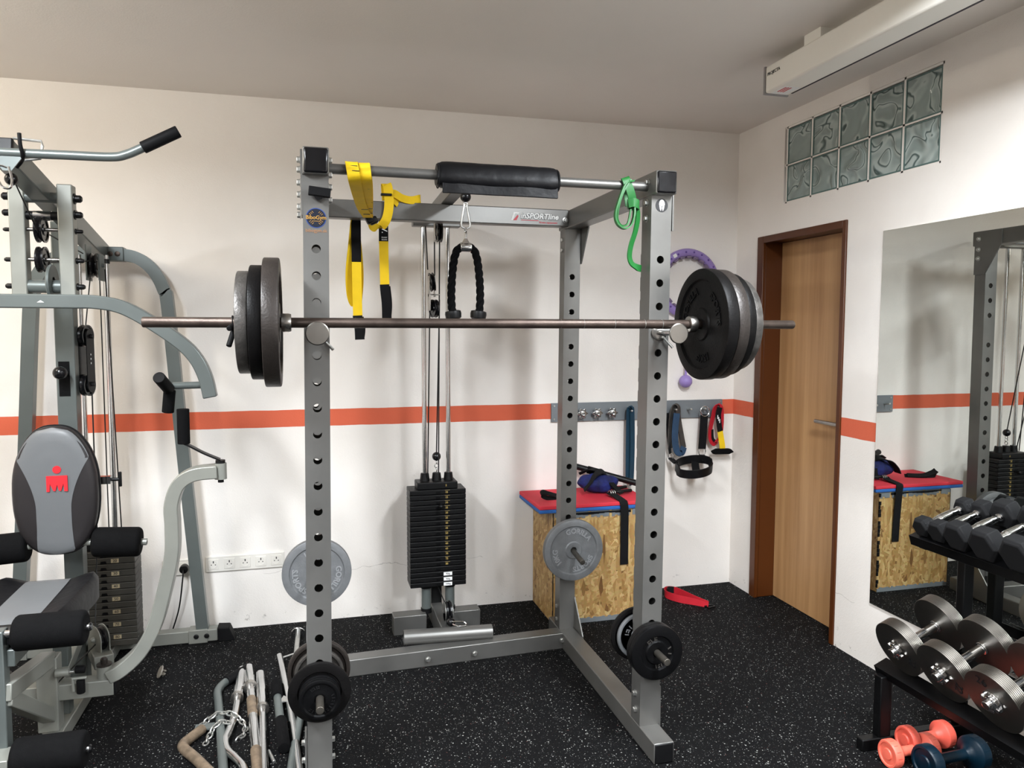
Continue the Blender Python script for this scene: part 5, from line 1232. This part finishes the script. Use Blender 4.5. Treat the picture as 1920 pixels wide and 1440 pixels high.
chain([(-.440,3.03,.015),(-.415,3.06,.020),(-.385,3.07,.038),(-.355,3.065,.040),(-.325,3.06,.040),(-.290,3.03,.022),(-.268,2.99,.008),(-.275,2.93,.006),(-.30,2.90,.006)])
chain([(-.405,2.90,.006),(-.395,2.96,.010),(-.375,2.99,.038),(-.345,3.00,.038),(-.325,2.99,.036)])
single('chain', m, 'zinc', 'steel chain wound over the grey floor bar and the curl bar', 'chain')
c = thing('plastic_cap', 'small round grey pipe cap lying on the floor in front of the multi-gym', 'cap', (-.668,3.55,0))
ax = V((-.80,-.25,.42)).normalized(); q = V((-.668,3.545,.0275))
MB().lathe(q, ax, [(0,0),(.027,0),(.0275,.002),(.026,.005),(0,.006)], 28).build('disc', 'cap_grey', c)
m = MB(); e1 = ax.orthogonal().normalized(); e2 = ax.cross(e1)
for k in range(4):
    a = PI/4+k*PI/2; d_ = e1*math.cos(a)+e2*math.sin(a); m.obox(q + d_*.010 - ax*.010, ax, d_, ax.cross(d_), .020,.003,.008)
m.build('prong', 'cap_grey', c)

# ------------------------------------------------------------------ dumbbell rack and dumbbells by the mirror
DR = thing('dumbbell_rack', 'black two-tier steel dumbbell rack standing against the mirror', 'dumbbell rack', (2.2,1.7,0))
TL, TU = math.radians(23), math.radians(18)
aL = V((math.cos(TL),0,math.sin(TL))); nL = V((-math.sin(TL),0,math.cos(TL)))
aU = V((math.cos(TU),0,math.sin(TU))); nU = V((-math.sin(TU),0,math.cos(TU)))
PL = V((2.058,0,.310)) ; PU = V((2.165,0,.785))      # points of the two shelf planes
Yv = V((0,1,0))
for y in (2.269, 1.10):
    MB().boxr(1.934,2.440,y-.018,y+.018,0,.045).build('foot', 'rack_black', DR, bevel=.004)
    MB().boxr(2.005,2.055,y-.018,y+.020,.045,.275).build('front_leg', 'rack_black', DR, bevel=.004)
    MB().boxr(2.360,2.406,y-.018,y+.018,.045,.835).build('rear_post', 'rack_black', DR, bevel=.004)
    MB().bar(PL + aL*-.03 + nL*-.030 + Yv*y, PL + aL*.34 + nL*-.030 + Yv*y, .036,.04).build('shelf_arm', 'rack_black', DR, bevel=.003)
    MB().bar(PU + aU*.0 + nU*-.030 + Yv*y, PU + aU*.23 + nU*-.030 + Yv*y, .036,.04).build('shelf_arm', 'rack_black', DR, bevel=.003)
    MB().prism([(0,0),(.20,-.02),(.20,-.12),(.16,-.12)][::-1], PU + nU*-.045 + Yv*(y-.004), aU, nU, .006).build('gusset_plate', 'rack_black', DR)
for P_, a_, n_, ts, nm in ((PL,aL,nL,(-.040,.150),'L'),(PU,aU,nU,(-.010,.150),'U')):
    for t0 in ts:
        c_ = P_ + a_*(t0+.030) + Yv*1.69
        m = MB().obox(c_ - n_*.003, a_, Yv, n_, .060,1.245,.005); m.obox(c_ - a_*(.030-.0025) - n_*.020, a_, Yv, n_, .005,1.245,.038)
        m.build('shelf_rail', 'rubber_speckle' if False else 'rack_black', DR, bevel=.001)
def steel_dumbbell(y, num, ang, label):
    o = thing('steel_dumbbell', label, 'dumbbell', tuple(PL + Yv*y), 'steel plate dumbbells on the lower tier')
    c0 = PL + nL*.102 + Yv*y
    def at_(t): return c0 + aL*t
    for t0 in (.0,.182):
        m = MB(); prf = [(0,0)]
        for k in range(8):
            b_ = k*.0056; prf += [(.1005,b_+.0002),(.1015,b_+.0010),(.1015,b_+.0044),(.0998,b_+.0052)]
        prf += [(0,.0448)]
        m.lathe(at_(t0), aL, prf, 72); d_ = m.build('plate_stack', 'disc_steel', o, smooth=25)
        if t0 == 0:
            t = MB(); up = nL; rt = -Yv; a = math.radians(ang); q = at_(-.0012) + (nL*math.cos(a) + rt*math.sin(a))*.066
            u_ = (-nL*math.sin(a) + rt*math.cos(a)) if num != '26' else (rt + nL*-.15); v_ = (nL*math.cos(a) + rt*math.sin(a)) if num != '26' else (nL + rt*.15)
            text(t, num, .040, q, u_, v_, .0006); t.build('marker_number', 'ink', d_, smooth=0)
    m = MB().rcyl(at_(.045), at_(.182), .0165,.002); m.build('handle', 'chrome', o)
    for t0, s in ((.0,-1),(.227,1),(.045,1),(.182,-1)):
        big = t0 in (.0,.227)
        pr = []
        m = MB(); rr = .026 if big else .022
        m.lathe(at_(t0), aL*s, [(0,0),(.036 if (big and num == '26') else rr,0),(.036 if (big and num == '26') else rr,.003),(rr,.004),(rr,.012 if big else .008),(rr*.8,.016 if big else .010),(.0,.016 if big else .010)], 24)
        if big:
            for k in range(6):
                a = 2*PI*k/6; m.obox(at_(t0) + aL*s*.009 + (nL*math.cos(a)+Yv*math.sin(a))*.027, nL*math.cos(a)+Yv*math.sin(a), -nL*math.sin(a)+Yv*math.cos(a), aL, .010,.016,.012)
            m.rcyl(at_(t0)+aL*s*.012, at_(t0)+aL*s*.030, .0155,.002)
        m.build('star_nut' if big else 'inner_collar', 'chrome', o, bevel=.001)
        if big: MB().cyl(at_(t0)+aL*s*.0302, at_(t0)+aL*s*.0305, .0115).build('handle_end', 'cast_brown', o)
    return o
steel_dumbbell(2.195,'22',112,'steel plate dumbbell at the end of the lower tier near the door')
steel_dumbbell(1.998,'22',112,'second steel plate dumbbell from the door end of the lower tier')
steel_dumbbell(1.801,'26',-20,'steel plate dumbbell with 26 written upright on its face on the lower tier')
steel_dumbbell(1.604,'26',60,'steel plate dumbbell behind the one marked 26, cut off by the frame')
def hexd(y, R, label, txt=None):
    o = thing('hex_dumbbell', label, 'dumbbell', tuple(PU + Yv*y), 'hex dumbbells on the upper tier')
    ap = R*math.cos(PI/6); c0 = PU + nU*(ap+.001) + Yv*y; hl = .052+.5*(R-.04); tot = .245+1.6*(R-.04); tm = .1225-tot/2
    for t0 in (tm, tm+tot-hl):
        m = MB(); ref = Yv
        m.lathe(c0 + aU*t0, aU, [(0,0),(R*.80,0),(R,.010),(R,hl-.010),(R*.80,hl),(0,hl)], 6, ref=ref); h_ = m.build('hex_head', 'hex_rubber', o, bevel=.003, smooth=20)
        if txt:
            fn = (nU*.5 - Yv*math.cos(PI/6)).normalized(); fv = (nU*math.cos(PI/6) + Yv*.5).normalized()
            t = MB(); q = c0 + aU*(t0+hl/2) + fn*(ap+.0002)
            text(t, txt, .019, q, aU, fv, .0012, bold=True); t.build('moulded_weight', 'hex_letter', h_, smooth=0)
    pr = []
    L_ = tot-2*hl
    for k in range(21):
        q = k/20; r_ = .0125 + .0035*math.sin(PI*q) + (.004 if q < .08 or q > .92 else 0); r_ -= .0018 if (abs(q-.16) < .03 or abs(q-.84) < .03 or abs(q-.24)<.02 or abs(q-.76)<.02) else 0
        pr.append((r_, q*L_))
    MB().lathe(c0 + aU*(tm+hl), aU, [(0,0)]+pr+[(0,L_)], 24).build('handle', 'chrome', o)
    return o
for y, R, txt, lab in ((2.264,.0395,'2KG','smallest black hex dumbbell marked 2KG at the door end of the upper tier'),(2.186,.0435,None,'black hex dumbbell second from the door end of the upper tier'),(2.092,.056,None,'black hex dumbbell third from the door end of the upper tier'),(1.978,.061,None,'black hex dumbbell fourth from the door end of the upper tier'),(1.853,.064,None,'black hex dumbbell fifth from the door end of the upper tier'),(1.722,.067,None,'big black hex dumbbell sixth from the door end, at the frame edge')):
    hexd(y, R, lab, txt)
def vinyl(p0, p1, R, m_, label, hr=.017):
    p0, p1 = V(p0), V(p1); a = (p1-p0).normalized(); L_ = (p1-p0).length; hw = R*.74
    o = thing('vinyl_dumbbell', label, 'dumbbell', tuple((p0+p1)/2))
    for c_, s in ((p0,-1),(p1,1)):
        d_ = a*s; q = c_ - d_*hw*.5
        m = MB().lathe(q, d_, [(hr,-.024),(hr*1.25,-.016),(R*.62,-.004),(R*.90,0),(R,hw*.14),(R,hw*.86),(R*.93,hw),(R*.80,hw),(R*.74,hw-.004),(R*.42,hw-.004),(R*.38,hw+.001),(0,hw+.002)], 40); h_ = m.build('head', m_, o, smooth=40)
        m = MB(); e1 = a.orthogonal().normalized(); e2 = a.cross(e1)
        for k in range(14):
            th = 2*PI*k/14; r_ = e1*math.cos(th)+e2*math.sin(th); m.obox(q + d_*hw*.60 + r_*(R-.0008), d_, r_, d_.cross(r_), hw*.46,.0024,.0022)
        m.build('grip_groove', 'coral_dark' if m_ != 'teal_vinyl' else 'teal_vinyl', h_, smooth=0)
    MB().cyl(p0+a*.01, p1-a*.01, hr).build('handle', m_, o)
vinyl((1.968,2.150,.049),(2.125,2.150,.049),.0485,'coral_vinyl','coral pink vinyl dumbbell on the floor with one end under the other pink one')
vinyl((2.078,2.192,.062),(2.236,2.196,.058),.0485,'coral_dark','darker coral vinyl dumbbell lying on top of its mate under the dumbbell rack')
vinyl((2.042,2.060,.0585),(2.246,2.068,.0585),.058,'teal_vinyl','dark teal vinyl dumbbell on the floor in front of the pink ones', .018)

# ------------------------------------------------------------------ light: louvred ceiling luminaires ahead, rear pair added as fill
def lamp(x, y, z, sx, sy, power, col, spread):
    l = bpy.data.lights.new('ceiling_and_fill_light','AREA'); l.shape = 'RECTANGLE'; l.size = sx; l.size_y = sy; l.energy = power; l.color = col; l.spread = math.radians(spread)
    o = bpy.data.objects.new('ceiling_and_fill_light', l); COL.objects.link(o); o.location = (x,y,z)
    return o
def pendant(x, y, z, r_, power, col):
    l = bpy.data.lights.new('pendant_light','POINT'); l.shadow_soft_size = r_; l.energy = power; l.color = col
    o = bpy.data.objects.new('pendant_light', l); COL.objects.link(o); o.location = (x,y,z)
    return o
COOL = (.90,.95,1.0); WARM = (1.0,.93,.80)
lamp(1.46,1.20,2.65,.26,1.25,76,COOL,170)
lamp(-1.10,1.30,2.65,.26,1.25,98,COOL,170)
lamp(1.46,-1.20,2.65,.26,1.25,100,COOL,163)  # added fill behind the camera, no known fixture there
lamp(-1.10,-1.20,2.65,.26,1.25,105,COOL,163)  # other half of the added rear fill
pendant(-2.0,2.5,2.46,.12,34,WARM)
w = bpy.data.worlds.new('world'); SC.world = w; w.use_nodes = True
w.node_tree.nodes['Background'].inputs[0].default_value = (.55,.6,.6,1); w.node_tree.nodes['Background'].inputs[1].default_value = .25
SC.view_settings.view_transform = 'Standard'; SC.view_settings.look = 'None'; SC.view_settings.gamma = 1; SC.view_settings.use_curve_mapping = False
SC.view_settings.exposure = 0.63
SC.cycles.max_bounces = 10; SC.cycles.diffuse_bounces = 5; SC.cycles.glossy_bounces = 5
